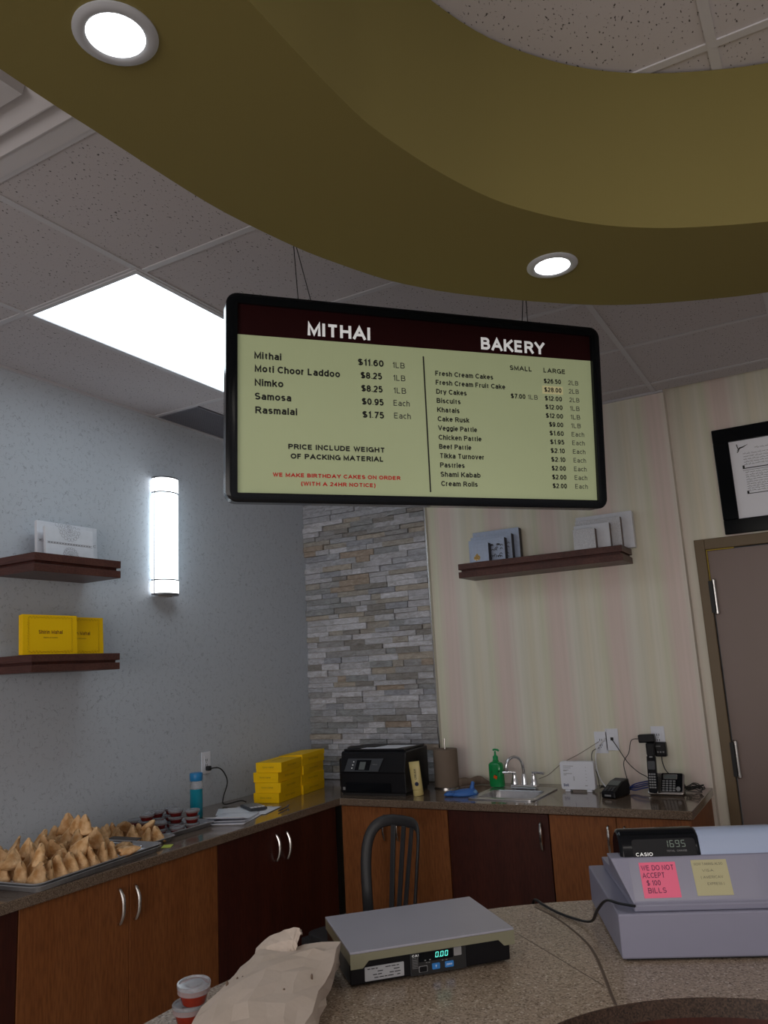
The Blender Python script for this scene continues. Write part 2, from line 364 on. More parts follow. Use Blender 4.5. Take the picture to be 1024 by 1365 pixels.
STEEL = mat('brushed_steel', (.60, .60, .62), .30, metal=1, noise=(40, (.48, .48, .50), .5, (1, 12, 1)))
NICKEL = mat('satin_nickel', (.62, .60, .58), .25, metal=1)
PAN = mat('aluminium_pan', (.50, .51, .54), .35, metal=.55, noise=(14, (.34, .34, .36), .6, (1, 1, 1)))
BLACK = mat('black_plastic', (.007, .007, .009), .35, spec=.3)
BLACKG = mat('black_gloss', (.005, .006, .008), .14, spec=.25)
BLACKM = mat('black_matt', (.018, .018, .019), .6)
CHAIRM = mat('charcoal_plastic', (.040, .040, .043), .42, bump=(250, .15, .001))
DKGREY = mat('dark_grey_plastic', (.05, .055, .065), .4)
MIDGREY = mat('mid_grey', (.28, .28, .29), .5)
WHITEP = mat('white_plastic', (.80, .82, .90), .35)
REGP = mat('pale_grey_plastic', (.245, .245, .33), .45, bump=(400, .06, .0005))
REGD = mat('pale_blue_grey', (.36, .43, .60), .3)
PAPER = mat('white_paper', (.86, .88, .95), .8, spec=.2)
CARDW = mat('white_card', (.80, .82, .88), .5, noise=(30, (.72, .74, .80), .5, (1, 1, 1)))
SILVERCARD = mat('silver_card', (.48, .56, .74), .35, noise=(60, (.40, .47, .62), .6, (1, 1, 1)))
GLITTER = mat_speckle('glitter_card', [(0, (.55, .56, .60)), (.5, (.70, .71, .75)), (.8, (.46, .45, .46)), (1, (.95, .95, 1.0))], 500, .4)
BROWNCARD = mat('brown_card', (.20, .15, .13), .6)
DARKCARD = mat('dark_card', (.05, .04, .04), .5)
PATTERN = mat('grey_print', (.27, .26, .28), .6)
GOLD = mat('gold_foil', (.85, .55, .18), .25, metal=.7)
YELLOW = mat('yellow_card', (1.0, .60, .003), .5, spec=.25)
YELLOWD = mat('yellow_card_inner', (.66, .40, .02), .6)
MAROON = mat('maroon_print', (.16, .012, .012), .6)
OCHREP = mat('ochre_print', (.42, .24, .01), .6)
REDP = mat('red_print', (.50, .010, .012), .6, emit=(.5, .02, .02), es=.12)
BLACKP = mat('black_print', (.012, .012, .012), .6)
GREYP = mat('dark_grey_print', (.06, .06, .055), .6)
WHITEP2 = mat('white_print', (.75, .76, .76), .6, emit=(.9, .9, .9), es=.25)
SIGNF = mat('backlit_cream_film', (.42, .48, .28), .35, emit=(.55, .62, .36), es=.12)
SIGNH = mat('dark_maroon_film', (.022, .004, .005), .4, spec=.15)
SIGNP = mat('patch_film', (.45, .42, .22), .5, emit=(.6, .55, .30), es=.28)
DIFF = mat('light_diffuser', (.9, .9, .9), .5, emit=(.78, .92, 1.0), es=E_TROFFER)
FILLDIFF = mat('fill_panel_diffuser', (.9, .9, .9), .5, emit=(1.0, .93, .86), es=E_FILL)
SCON = mat('sconce_diffuser', (.9, .9, .9), .5, emit=(.80, .93, 1.0), es=E_SCONCE)
SCONE = mat('sconce_end_diffuser', (.9, .9, .9), .5, emit=(.92, .96, 1.0), es=E_SCONCE)
DOWN = mat('downlight_lens', (.9, .9, .9), .5, emit=(.95, .99, 1.0), es=6)
DOWNTRIM = mat('downlight_trim', (.42, .43, .46), .4)
SAMOSA = mat('fried_pastry', (.52, .26, .09), .5, spec=.4, noise=(30, (.86, .58, .32), .9, (1, 1, 1)), bump=(90, .9, .005))
_r = SAMOSA.node_tree.nodes['Principled BSDF'].inputs['Base Color'].links[0].from_socket
_oi = N(SAMOSA, 'ShaderNodeObjectInfo'); _mr = N(SAMOSA, 'ShaderNodeMapRange'); _mr.inputs[3].default_value = .86; _mr.inputs[4].default_value = 1.2
LK(SAMOSA, _oi.outputs['Random'], _mr.inputs[0]); _mx = N(SAMOSA, 'ShaderNodeMix'); _mx.data_type = 'RGBA'; _mx.blend_type = 'MULTIPLY'; _mx.inputs[0].default_value = 1
LK(SAMOSA, _r, _mx.inputs[6]); LK(SAMOSA, _mr.outputs[0], _mx.inputs[7]); LK(SAMOSA, _mx.outputs[2], BS(SAMOSA).inputs['Base Color'])
CRUST = mat('browned_crust', (.36, .15, .045), .6, noise=(80, (.52, .28, .10), .6, (1, 1, 1)), bump=(150, .6, .003))
SAUCE = mat('red_sauce', (.20, .014, .010), .2, noise=(70, (.13, .009, .008), .5, (1, 1, 1)))
SAUCE2 = mat('orange_red_sauce', (.27, .028, .012), .2, noise=(90, (.20, .018, .01), .5, (1, 1, 1)))
CLEAR = mat('clear_plastic', (.85, .87, .90), .12, trans=.75, ior=1.3)
LIDC = mat('clear_lid', (.80, .80, .86), .12, trans=.72, ior=1.35, coat=.3)
TEAL = mat('teal_liquid', (.010, .26, .36), .12)
BLUECAP = mat('blue_cap', (.02, .22, .50), .35)
GREEN = mat('green_soap', (.01, .28, .075), .15, coat=.4)
GREENP = mat('green_pump', (.01, .33, .10), .3)
ORANGE = mat('orange_print', (.75, .10, .01), .5)
NITRILE = mat('blue_nitrile', (.05, .17, .52), .4, bump=(60, .3, .002))
NITRILE2 = mat('pale_blue_nitrile', (.16, .33, .60), .4)
TOWEL = mat('brown_paper_towel', (.22, .165, .125), .85, noise=(12, (.19, .14, .105), .5, (1, 1, 1)))
TUBEM = mat('cream_yellow_tube', (.66, .53, .22), .35)
BROWNPAPER = mat('kraft_paper', (.58, .49, .43), .8, spec=.2, noise=(9, (.52, .435, .37), .6, (1, 1, 1)), bump=(35, .35, .004))
GREASE = mat('grease_spot', (.14, .09, .06), .5)
PINK = mat('pink_note', (.85, .16, .28), .7)
CREAMN = mat('pale_yellow_note', (.46, .43, .26), .7)
LIMEN = mat('lime_note', (.62, .72, .12), .7)
TAPE = mat('clear_tape', (.27, .27, .35), .18)
GREENLED = mat('green_segments', (.1, .7, .6), .5, emit=(.15, .9, .75), es=.8)
DIMLED = mat('dim_segments', (.16, .20, .17), .5, emit=(.3, .4, .33), es=.10)
BLUEKEY = mat('blue_key', (.04, .22, .60), .4)
LCD = mat('grey_lcd', (.13, .15, .15), .3)
BLUECABLE = mat('blue_cable', (.02, .045, .22), .4)
WHITECABLE = mat('white_cable', (.85, .85, .88), .4)
TAUPECABLE = mat('taupe_cable', (.25, .20, .16), .5)
FLOORM = mat_speckle('beige_floor_tile', [(0, (.42, .36, .30)), (.5, (.50, .43, .36)), (1, (.45, .39, .33))], 40, .35)
DARKLINE = mat('dark_line', (.10, .07, .05), .5)
PLATE = mat('scale_plate', (.44, .44, .52), .30, metal=.3, noise=(3, (.37, .37, .44), .5, (1, 1, 1)))
PLATEEDGE = mat('scale_plate_rim', (.26, .25, .17), .4, metal=.3)

H = 3.056
# ================================================================== STRUCTURE
struct(MB().box(-.15, 6.2, -8.2, .3, -.1, 0).build('floor', FLOORM))
struct(MB().box(-.15, 0, -8.2, .15, 0, 3.3).build('wall_left', WL))
back = struct(MB().box(0, 2.475, 0, .2, 0, 3.3).box(2.475, 2.526, .075, .2, 0, 3.3).box(2.526, 3.62, .075, .2, 2.2, 3.3).box(3.62, 6.2, .075, .2, 0, 3.3).build('wall_back', WB))
struct(MB().box(6.05, 6.2, -8.05, .075, 0, 3.3).build('wall_right', WL))
struct(MB().box(0, 6.05, -8.2, -8.05, 0, 3.3).build('wall_front', WL))
# ceiling: carrier slab, tees and separate tiles
ceil_ = struct(MB().box(-.15, 6.2, -8.2, .3, H+.03, H+.12).build('ceiling', WHITEMETAL))
XL = [0, .55, 1.158]
YL = [0, -.20]+[-.20-1.22*k for k in range(1, 8)]
YL = [y for y in YL if y > -8.05]+[-8.05]
YR = [0]+[-.165-.612*k for k in range(0, 13)]; YR = [y for y in YR if y > -8.05]+[-8.05]
XR = [1.158, 2.43, 3.078, 4.3, 5.52, 6.05]
FILL_SPOTS = [(2.43, 3.078, -5.673, -4.449), (2.43, 3.078, -7.509, -6.285), (4.3, 5.52, -3.225, -2.613), (4.3, 5.52, -5.673, -5.061)]
tee = MB()
g = .012
def tile(x0, x1, y0, y1, drop=0):
    m = MB().box(x0+g, x1-g, y0+g, y1-g, H-.001-drop, H+.018)
    return m.build('ceiling_tile', TILE, ceil_)
def covered(x0, x1, y0, y1):
    for a, b, c, d in FILL_SPOTS:
        if x0 < b-.05 and x1 > a+.05 and y0 < d-.05 and y1 > c+.05: return True
    return False
for a, b in zip(XL, XL[1:]):
    for y1, y0 in zip(YL, YL[1:]):
        if a == .55 and abs(y1+1.42) < .01: continue           # the lit panel
        if a == 0 and abs(y1+.20) < .01:
            tile(a+.30, b, y0, y1); continue                     # beside the linear grille
        tile(a, b, y0, y1)
for a, b in zip(XR, XR[1:]):
    for y1, y0 in zip(YR, YR[1:]):
        if covered(a, b, y0, y1): continue
        if a == 1.158 and abs(y1+3.225) < .02:
            tile(1.158+.612, b, y0, y1); continue                # supply diffuser
        tile(a, b, y0, y1)
tz0, tz1 = H-.006, H+.03
for x in [0.55, 1.158]+XR[1:-1]: MB().box(x-g, x+g, -8.05, 0, tz0, tz1).build('ceiling_tee', TEE, ceil_)
for y in YL[1:-1]: MB().box(0, 1.158-g, y-g, y+g, tz0+.001, tz1).build('ceiling_tee', TEE, ceil_)
for y in YR[1:-1]: MB().box(1.158+g, 6.05, y-g, y+g, tz0+.001, tz1).build('ceiling_tee', TEE, ceil_)
MB().box(1.158+.6, 1.158+.6+2*g, -3.837, -3.225, tz0+.001, tz1).build('ceiling_tee', TEE, ceil_)
struct(MB().box(0, .018, -8.05, 0, H-.012, H).box(.018, 2.475, -.018, 0, H-.012, H).build('trim_2', TEE))
# ---- stone cladding on the back wall
random.seed(11)
stones = []
z = .922; rows = 0
def stone_bm(bm, x0, x1, z0, z1, dep):
    nx = max(2, int((x1-x0)/.035)); gz = [z0+.0012, (z0+z1)/2, z1-.0012]
    grid = []
    for j, zz in enumerate(gz):
        row = []
        for i in range(nx+1):
            xx = x0+.001+(x1-x0-.002)*i/nx
            ed = (i in (0, nx)) or j in (0, 2)
            row.append(bm.verts.new((xx+(0 if i in (0, nx) else random.uniform(-.004, .004)), -(dep+random.uniform(-.0015, .004)*(1 if not ed else .4)), zz)))
        grid.append(row)
    for j in range(2):
        for i in range(nx): bm.faces.new((grid[j][i], grid[j][i+1], grid[j+1][i+1], grid[j+1][i]))
    loop = [grid[0][i] for i in range(nx+1)]+[grid[1][nx]]+[grid[2][i] for i in range(nx, -1, -1)]+[grid[1][0]]
    bk = [bm.verts.new((v.co.x, 0.0, v.co.z)) for v in loop]
    for i in range(len(loop)):
        j = (i+1) % len(loop); bm.faces.new((loop[i], bk[i], bk[j], loop[j]))
rest = bmesh.new(); cnt = 0
while z < H-.01:
    h = random.choice([.030, .035, .038, .041])
    if z+h > H-.006: h = H-.006-z
    x = .001; last = 0
    while x < .945:
        L = random.uniform(.07, .25)
        if .945-(x+L) < .06: L = .945-x
        d = random.uniform(.014, .036)
        if z+h < 2.62 and cnt < 298:
            mb = MB(); stone_bm(mb.bm, x, x+L, z, z+h, d); mb.build('stone', STONE, back); cnt += 1
        else:
            stone_bm(rest, x, x+L, z, z+h, d)
        x += L
    z += h
mb = MB(); mb.bm = rest
so = mb.build('stone_rest', STONE, back); so['kind'] = 'stuff'
struct(MB().box(.947, .955, -.030, 0, .92, H-.012).build('trim_1', NICKEL))
# ---- curved bulkhead
outer = [(2.074, -6.2), (2.072, -4.6), (2.074, -3.79), (2.080, -3.594), (2.090, -3.348), (2.106, -3.217), (2.143, -3.042), (2.179, -2.931), (2.234, -2.791), (2.291, -2.693), (2.362, -2.594), (2.519, -2.422), (2.694, -2.265), (2.886, -2.155), (3.104, -2.067), (3.4, -2.00), (3.8, -1.97), (4.6, -1.97), (6.05, -1.97)]
inner = [(2.515, -6.2), (2.505, -4.6), (2.503, -3.675), (2.503, -3.55), (2.507, -3.385), (2.519, -3.289), (2.559, -3.122), (2.619, -2.96), (2.704, -2.822), (2.805, -2.705), (2.917, -2.614), (3.036, -2.544), (3.165, -2.485), (3.35, -2.43), (3.6, -2.41), (4.6, -2.41), (6.05, -2.41)]
def smooth_line(P, n=6):
    return [(v.x, v.y) for v in catmull([(a, b, 0) for a, b in P], n)]
def resample(P, n):
    L = [0]
    for a, b in zip(P, P[1:]): L.append(L[-1]+math.dist(a, b))
    out = []; j = 0
    for i in range(n):
        t = L[-1]*i/(n-1)
        while j < len(P)-2 and L[j+1] < t: j += 1
        q = (t-L[j])/(L[j+1]-L[j]); out.append((P[j][0]+(P[j+1][0]-P[j][0])*q, P[j][1]+(P[j+1][1]-P[j][1])*q))
    return out
oo = resample(smooth_line(outer), 150); ii = resample(smooth_line(inner), 150)
bm = bmesh.new(); zb = 2.62
V = [[bm.verts.new((*p, zb)) for p in oo], [bm.verts.new((*p, zb)) for p in ii], [bm.verts.new((*p, H-.008)) for p in ii], [bm.verts.new((*p, H-.008)) for p in oo]]
for a in range(4):
    b = (a+1) % 4
    for i in range(149): bm.faces.new((V[a][i], V[a][i+1], V[b][i+1], V[b][i]))
bm.faces.new([V[k][0] for k in range(4)]); bm.faces.new([V[k][-1] for k in range(4)][::-1])
mb = MB(); mb.bm = bm
sof = struct(mb.build('ceiling_bulkhead', SOFFIT, smooth=True))
# ---- door
door = bpy.data.objects.new('door_1', None); COL.objects.link(door); door.location = (2.52, .075, 0); struct(door)
MB().box(.006, .058, -.018, .06, 0, 2.2).box(.058, 1.04, -.018, .06, 2.143, 2.2).box(1.04, 1.10, -.018, .06, 0, 2.2).build('door_frame', DOORFRAME, door, bevel=.003)
MB().box(.064, 1.036, .012, .055, .012, 2.137).build('door_leaf', DOORLEAF, door, bevel=.002)
tag(MB().box(.059, .0635, .004, .02, 1.85, 2.142).box(.0635, .20, .004, .02, 2.1375, 2.1425).build('weather_seal', mat('yellow_seal', (.50, .36, .04), .6), door), 'yellow strip of seal in the gap round the door')
for zc in (1.888, 1.053):
    hg = MB().lathe([(.0105, zc-.085), (.0105, zc+.085)], (.078, -.006, 0), 14).build('hinge', NICKEL, door, smooth=True)
    MB().lathe([(.0128, zc+.072), (.0128, zc+.09), (.009, zc+.094)], (.078, -.006, 0), 14).lathe([(.009, zc-.094), (.0128, zc-.09), (.0128, zc-.072)], (.078, -.006, 0), 14).build('hinge_tip', NICKEL, hg, smooth=True)
    MB().box(.052, .07, -.022, -.002, zc-.085, zc+.085).build('hinge_leaf', BLACKM, hg)

# ================================================================== CEILING THINGS
t = thing('ceiling_light', 'glowing white rectangular panel light in the tile ceiling beside the left wall', 'ceiling light', (.854, -2.03, H))
MB().box(-.292, .292, -.598, .598, -.004, .01).build('diffuser', DIFF, t)
MB().box(-.304, -.284, -.61, .61, -.009, .02).box(.284, .304, -.61, .61, -.009, .02).box(-.284, .284, -.61, -.59, -.009, .02).box(-.284, .284, .59, .61, -.009, .02).build('frame', TEE, t)
for k, (a, b, c, d) in enumerate(FILL_SPOTS):  # added panels outside the view, only to fill the room with light
    where = ['straight above the customer side', 'farthest back in the shop', 'right of the bulkhead near the door side', 'right rear of the shop'][k]
    t = thing('ceiling_light', 'added unseen fill panel in the ceiling, '+where, 'ceiling light', ((a+b)/2, (c+d)/2, H))
    hx, hy = (b-a)/2-.012, (d-c)/2-.012
    MB().box(-hx+.02, hx-.02, -hy+.02, hy-.02, -.004, .01).build('diffuser', FILLDIFF, t)
    MB().box(-hx, -hx+.02, -hy, hy, -.009, .02).box(hx-.02, hx, -hy, hy, -.009, .02).box(-hx+.02, hx-.02, -hy, -hy+.02, -.009, .02).box(-hx+.02, hx-.02, hy-.02, hy, -.009, .02).build('frame', TEE, t)
# linear perforated grille
t = thing('ceiling_grille', 'dark grey perforated air grille in the ceiling along the left wall', 'ceiling vent', (.165, -1.41, H))
MB().box(-.14, .138, .012, 1.18, -.002, .012).build('backing', BLACKM, t)
m = MB()
for i in range(28): m.box(-.138+.00985*i, -.1345+.00985*i, .012, 1.178, -.006, -.002)
m.build('long_bar', GREYTEE, t)
m = MB()
for i in range(116): m.box(-.138, .134, .014+.01*i, .0175+.01*i, -.0055, -.0025)
m.build('cross_bar', GREYTEE, t)
MB().box(-.145, -.138, .002, 1.19, -.008, .012).box(.134, .142, .002, 1.19, -.008, .012).box(-.138, .134, .002, .012, -.008, .012).box(-.138, .134, 1.18, 1.19, -.008, .012).build('frame', GREYTEE, t)
# square stepped diffuser at upper left
t = thing('air_diffuser', 'white stepped square air diffuser in the ceiling, partly hidden by the bulkhead at upper left', 'ceiling vent', (1.464, -3.531, H))
prof_ = [(.302, -.006), (.243, -.006), (.243, -.010), (.240, -.010), (.192, .020), (.188, -.010), (.184, -.010), (.126, .020), (.122, -.008)]
for q in range(0, len(prof_)-1):
    (a, za), (b, zb_) = prof_[q], prof_[q+1]
    bm = bmesh.new()
    S4 = ((-1, -1), (1, -1), (1, 1), (-1, 1))
    L4 = [[bm.verts.new((sx*r, sy*r, zz)) for sx, sy in S4] for r, zz in ((a, za), (b, zb_), (b, zb_+.003), (a, za+.003))]
    for k4 in range(4):
        for k in range(4): bm.faces.new((L4[k4][k], L4[k4][(k+1) % 4], L4[(k4+1) % 4][(k+1) % 4], L4[(k4+1) % 4][k]))
    mb = MB(); mb.bm = bm; mb.build('frame' if q < 3 else 'louvre', WHITEMETAL, t)
MB().box(-.122, .122, -.122, .122, -.008, -.004).build('centre_plate', WHITEMETAL, t)
# downlights
def downlight(x, y, label):
    t = thing('downlight', label, 'downlight', (x, y, zb))
    MB().lathe([(.0655, -.0005), (.0655, -.003), (.060, -.006), (.050, -.007), (.0455, -.0045), (.0455, -.0005)], n=40, cap=False).build('trim_ring', DOWNTRIM, t, smooth=True)
    MB().lathe([(.0455, -.0008), (.0455, -.0035), (.0455, -.0032)], n=40).build('lens', DOWN, t)
    ld = bpy.data.lights.new('downlight_lamp', 'SPOT'); ld.energy = P_DOWN; ld.spot_size = math.radians(125); ld.spot_blend = .6; ld.shadow_soft_size = .045; ld.color = (1, .97, .92)
    lo = bpy.data.objects.new('downlight_lamp', ld); COL.objects.link(lo); lo.parent = t; lo.location = (0, 0, -.012)
downlight(2.288, -3.738, 'round recessed downlight in the olive bulkhead at upper left')
downlight(2.631, -2.598, 'smaller looking round downlight in the bulkhead above the right end of the menu sign')

# ================================================================== MENU SIGN
TL = Vector((1.70128251, -2.79132136, 2.73417632)); A = Vector((0.67648443, 0.73642719, -0.00661888)).normalized()
B = Vector((-0.06771801, 0.06220598, -0.99576337)); B = (B-A*B.dot(A)).normalized(); W_, HH = 1.268, .623
NRM = A.cross(-B).normalized()          # towards the viewer?
if NRM.dot(Vector((3.145, -4.49, 1.6))-TL) < 0: NRM = -NRM
sign = thing('menu_sign', 'hanging backlit price board in a black frame listing Mithai and Bakery items', 'menu board')
Ms = Matrix((A, -B, A.cross(-B))).transposed().to_4x4(); Ms.translation = TL; sign.matrix_world = Ms
zs = 1 if A.cross(-B).dot(NRM) > 0 else -1
# local: X right, Y up (negative downward), Z*zs towards the viewer
def rrect(x0, x1, y0, y1, r, n=6):
    out = []
    for cx, cy, a0 in ((x1-r, y1-r, 0), (x0+r, y1-r, 90), (x0+r, y0+r, 180), (x1-r, y0+r, 270)):
        for k in range(n+1):
            a = math.radians(a0+90*k/n); out.append((cx+r*math.cos(a), cy+r*math.sin(a)))
    return out
def ring_frame(x0, x1, y0, y1, wd, r, z0, z1, ri=.003):
    bm = bmesh.new()
    O = rrect(x0, x1, y0, y1, r); I = rrect(x0+wd[0], x1-wd[1], y0+wd[2], y1-wd[3], ri)
    n = len(O); lo = []
    for P, zz in ((O, z0), (O, z1*.75), ([(x0+(x-x0)*(1)+0, y) for x, y in O], z1*.75), ): pass
    mid = [((o[0]*.7+i[0]*.3), (o[1]*.7+i[1]*.3)) for o, i in zip(O, I)]
    rings = [[bm.verts.new((*p, z0)) for p in O], [bm.verts.new((*p, z1*.6)) for p in O], [bm.verts.new((*p, z1)) for p in mid], [bm.verts.new((*p, z1*.8)) for p in I], [bm.verts.new((*p, z0)) for p in I]]
    for a in range(5):
        b = (a+1) % 5
        for k in range(n):
            j = (k+1) % n; bm.faces.new((rings[a][k], rings[a][j], rings[b][j], rings[b][k]))
    mb = MB(); mb.bm = bm; return mb
fm = ring_frame(-.004, W_+.006, -HH-.004, .004, (.034, .032, .028, .030), .035, -.045*zs, .012*zs)
fm.build('frame', BLACKG, sign, smooth=True)
MB().box(.02, W_-.02, -HH+.02, -.02, -.04*zs, -.012*zs).build('back_panel', BLACK, sign)
MB().prism([(.029, -HH+.022), (W_-.024, -HH+.022), (W_-.024, -.1115), (.029, -.1195)], -.012*zs, -.004*zs).build('face', SIGNF, sign)
MB().prism([(.029, -.1196), (W_-.024, -.1116), (W_-.024, -.022), (.029, -.022)], -.012*zs, -.0035*zs).build('header_panel', SIGNH, sign)
MB().prism([(.6216, -.1427), (.6262, -.1427), (.6392, -.5828), (.6346, -.5828)], -.006*zs, -.0032*zs).build('divider', BLACKP, sign)
MB().prism([(1.0504, -.2385), (1.1283, -.2385), (1.1283, -.2112), (1.0504, -.2112)], -.006*zs, -.0036*zs).build('price_patch', SIGNP, sign)
ST = {'H': (.0415, .052, WHITEP2), 'L': (.0212, .050, BLACKP), 'U': (.0185, .012, GREYP), 'P': (.0160, .066, BLACKP), 'R': (.0122, .066, REDP), 'S': (.0160, .045, BLACKP), 'I': (.0162, .045, BLACKP), 'V': (.0155, .012, GREYP)}
TX = [('MITHAI', 0.2451, 0.1053, 0.2011, 'H'), ('Mithai', 0.0814, 0.1912, 0.0818, 'L'), ('Moti Choor Laddoo', 0.0825, 0.2316, 0.2637, 'L'), ('Nimko', 0.0824, 0.2744, 0.0864, 'L'), ('Samosa', 0.0829, 0.3164, 0.1097, 'L'), ('Rasmalai', 0.084, 0.3583, 0.1265, 'L'), ('$11.60', 0.4047, 0.1878, 0.0843, 'L'), ('$8.25', 0.4129, 0.2296, 0.0699, 'L'), ('$8.25', 0.4141, 0.2713, 0.0698, 'L'), ('$0.95', 0.4153, 0.3129, 0.0711, 'L'), ('$1.75', 0.4165, 0.3544, 0.0703, 'L'), ('1LB', 0.5185, 0.1881, 0.0411, 'U'), ('1LB', 0.5196, 0.2295, 0.0411, 'U'), ('1LB', 0.52, 0.2704, 0.0423, 'U'), ('Each', 0.5191, 0.3107, 0.0542, 'U'), ('Each', 0.5202, 0.3513, 0.0555, 'U'), ('PRICE INCLUDE WEIGHT', 0.1825, 0.4623, 0.3053, 'P'), ('OF PACKING MATERIAL', 0.1895, 0.4914, 0.2932, 'P'), ('WE MAKE BIRTHDAY CAKES ON ORDER', 0.1356, 0.5472, 0.4011, 'R'), ('(WITH A 24HR NOTICE)', 0.2207, 0.572, 0.234, 'R'), ('BAKERY', 0.8284, 0.1034, 0.2361, 'H'), ('SMALL', 0.9312, 0.1659, 0.0825, 'S'), ('LARGE', 1.0569, 0.1658, 0.0842, 'S')]
for k, (nm, wd) in enumerate([('Fresh Cream Cakes', .2052), ('Fresh Cream Fruit Cake', .2475), ('Dry Cakes', .1064), ('Biscuits', .0833), ('Khatais', .0777), ('Cake Rusk', .1103), ('Veggie Pattie', .136), ('Chicken Pattie', .150), ('Beef Pattie', .112), ('Tikka Turnover', .156), ('Pastries', .0848), ('Shami Kabab', .1389), ('Cream Rolls', .1268)]):
    TX.append((nm, .6632+.00083*k, .2035+.0299*k, wd, 'I'))
for k, s_ in enumerate(['$26.50', '$28.00', '$12.00', '$12.00', '$12.00', '$9.00', '$1.60', '$1.95', '$2.10', '$2.10', '$2.00', '$2.00', '$2.00']):
    TX.append((s_, 1.0567+(.0106 if k > 4 else 0)+.0009*k*(.6), .2027+.02976*k, .0655 if k < 5 else .0535, 'I'))
for k in range(13):
    TX.append((('2LB' if k < 3 else '1LB' if k < 6 else 'Each'), 1.1499+.00078*k, .2027+.02973*k, .0392 if k < 3 else .0376 if k < 6 else .0483, 'V'))
TX += [('$7.00', .9309, .262, .0541, 'I'), ('1LB', .9939, .2618, .037, 'V')]
for s_, u, v, wd, st in TX:
    cap, bo, mm = ST[st]
    text(s_, 'lettering', mm, sign, Matrix.Translation((u, -v, -.0028*zs)), wd, cap, bo)
# wires, world heights to the ceiling
inv = Ms.inverted()
for (u, dxy) in ((.2209, (-.03, .02)), (.2634, (-.07, -.01)), (.992, (.03, .03)), (1.0144, (.01, -.01))):
    p0 = Ms @ Vector((u, .0, -.02*zs)); p1 = Vector((p0.x+dxy[0], p0.y+dxy[1], H-.006))
    MB().tube([inv @ p0, inv @ p1], .0016, 5).build('wire', BLACKM, sign)

# ================================================================== WALL THINGS
def disk_half(prof_n, R, Wd, z0, z1):      # bowed half cylinder, local x outwards, y along wall
    pts = [(R*math.sin(PI*k/prof_n)**.8, -Wd/2*math.cos(PI*k/prof_n)) for k in range(prof_n+1)]
    return pts
t = thing('wall_sconce', 'lit frosted half-round wall light with metal end bands on the left wall', 'wall light', (.001, -1.368, 2.06))
BANDM = mat('dark_nickel', (.16, .16, .17), .35, metal=.6)
def hc(R, Wd, z0, z1, x0=.012):
    P = [(x0+.022+(R-.034)*math.sin(PI*k/16), -Wd/2*math.cos(PI*k/16)) for k in range(17)]
    P = [(x0, -Wd/2)]+P+[(x0, Wd/2)]
    return MB().prism(P, z0, z1)
hc(.086, .150, .078, .552).build('diffuser', SCON, t, smooth=True)
hc(.088, .154, .006, .074).build('end_diffuser', SCONE, t, smooth=True)
hc(.088, .154, .558, .636).build('end_diffuser', SCONE, t, smooth=True)
for z0, z1 in ((-.005, .005), (.072, .079), (.551, .558), (.633, .641)):
    hc(.0925, .163, z0, z1, .008).build('metal_band', BANDM, t, smooth=True)
MB().box(.0, .03, -.05, .05, -.012, .638).build('backplate', NICKEL, t, bevel=.002)
MB().lathe([(.004, -.012), (.004, -.004)], (.05, 0, -.004), 8).build('screw', NICKEL, t)
for sy in (-1, 1): MB().box(.024, .032, sy*.0785-.001, sy*.0785+.001, 0, .636).build('side_rail', NICKEL, t)

def shelf(label, loc, rz, L, D, hh):     # local: x along the length, y outwards 0..D, z top at 0
    t = thing('wall_shelf', label, 'shelf', loc, rz)
    b = hh*.42
    MB().box(0, L, 0, D, -b, 0).build('upper_board', SHELFWOOD, t, bevel=.0015)
    MB().box(0, L, 0, D, -hh, -hh+b).build('lower_board', SHELFWOOD, t, bevel=.0015)
    MB().box(.014, L-.014, 0.001, D-.014, -hh+b, -b).build('core', DARKWOOD, t)
    return t
shelf('upper of two dark wooden wall shelves on the left wall', (.001, -1.876, 2.172), -PI/2, .466, .25, .080)
shelf('lower of two dark wooden wall shelves on the left wall', (.001, -1.876, 1.745), -PI/2, .466, .25, .073)
shelf('long dark wooden shelf on the striped back wall', (2.205, -.001, 2.185), PI, .955, .235, .083)

def carton(label, group, w_, d_, h_, m1, loc, rz, tilt=0, name='gift_box', cat='box', extra=None, mside=None, lf=.45):
    """box standing on edge: local x width, y thickness (front at y=0), z height"""
    t = thing(name, label, cat, loc, rz, group)
    t.rotation_euler = (tilt, 0, rz)
    MB().box(0, w_, 0, d_*lf, 0, h_).build('lid', m1, t, bevel=.001)
    MB().box(.0015, w_-.0015, d_*lf, d_, .0015, h_-.0015).build('tray', mside or m1, t, bevel=.001)
    if extra: extra(t, w_, h_)
    return t
def rosette(mb, cx, cz, R, y=-.0008, clip=(0, 9, 0, 9)):
    for ring, (n, r0, r1) in enumerate(((8, .0, .35), (12, .38, .62), (18, .66, .98))):
        for k in range(n):
            a = 2*PI*k/n+ring*.2
            rc = (r0+r1)/2*R; cxk, czk = cx+rc*math.cos(a), cz+rc*math.sin(a)
            if not (clip[0] < cxk < clip[1] and clip[2] < czk < clip[3]): continue
            hr = (r1-r0)/2*R
            pts = []
            for q in range(9):
                b = 2*PI*q/8; pts.append((cxk+hr*.8*math.cos(b), y, czk+hr*.8*math.sin(b)))
            mb.tube(pts, .0006, 3, caps=False)
def ornament(t, w_, h_):
    m = MB()
    c = (.008, w_-.008, .004, h_-.004)
    rosette(m, w_/2, h_*.98, min(w_, h_)*.42, clip=c); rosette(m, w_/2, h_*.12, min(w_, h_)*.30, clip=c)
    for zz in (h_*.47, h_*.52): m.tube([(.008, -.0008, zz), (w_-.008, -.0008, zz)], .0007, 3)
    n = 16
    for k in range(n): m.box(.012+(w_-.024)*k/n, .012+(w_-.024)*(k+.6)/n, -.0008, -.0002, h_*.483, h_*.507)
    m.build('printed_pattern', PATTERN, t)
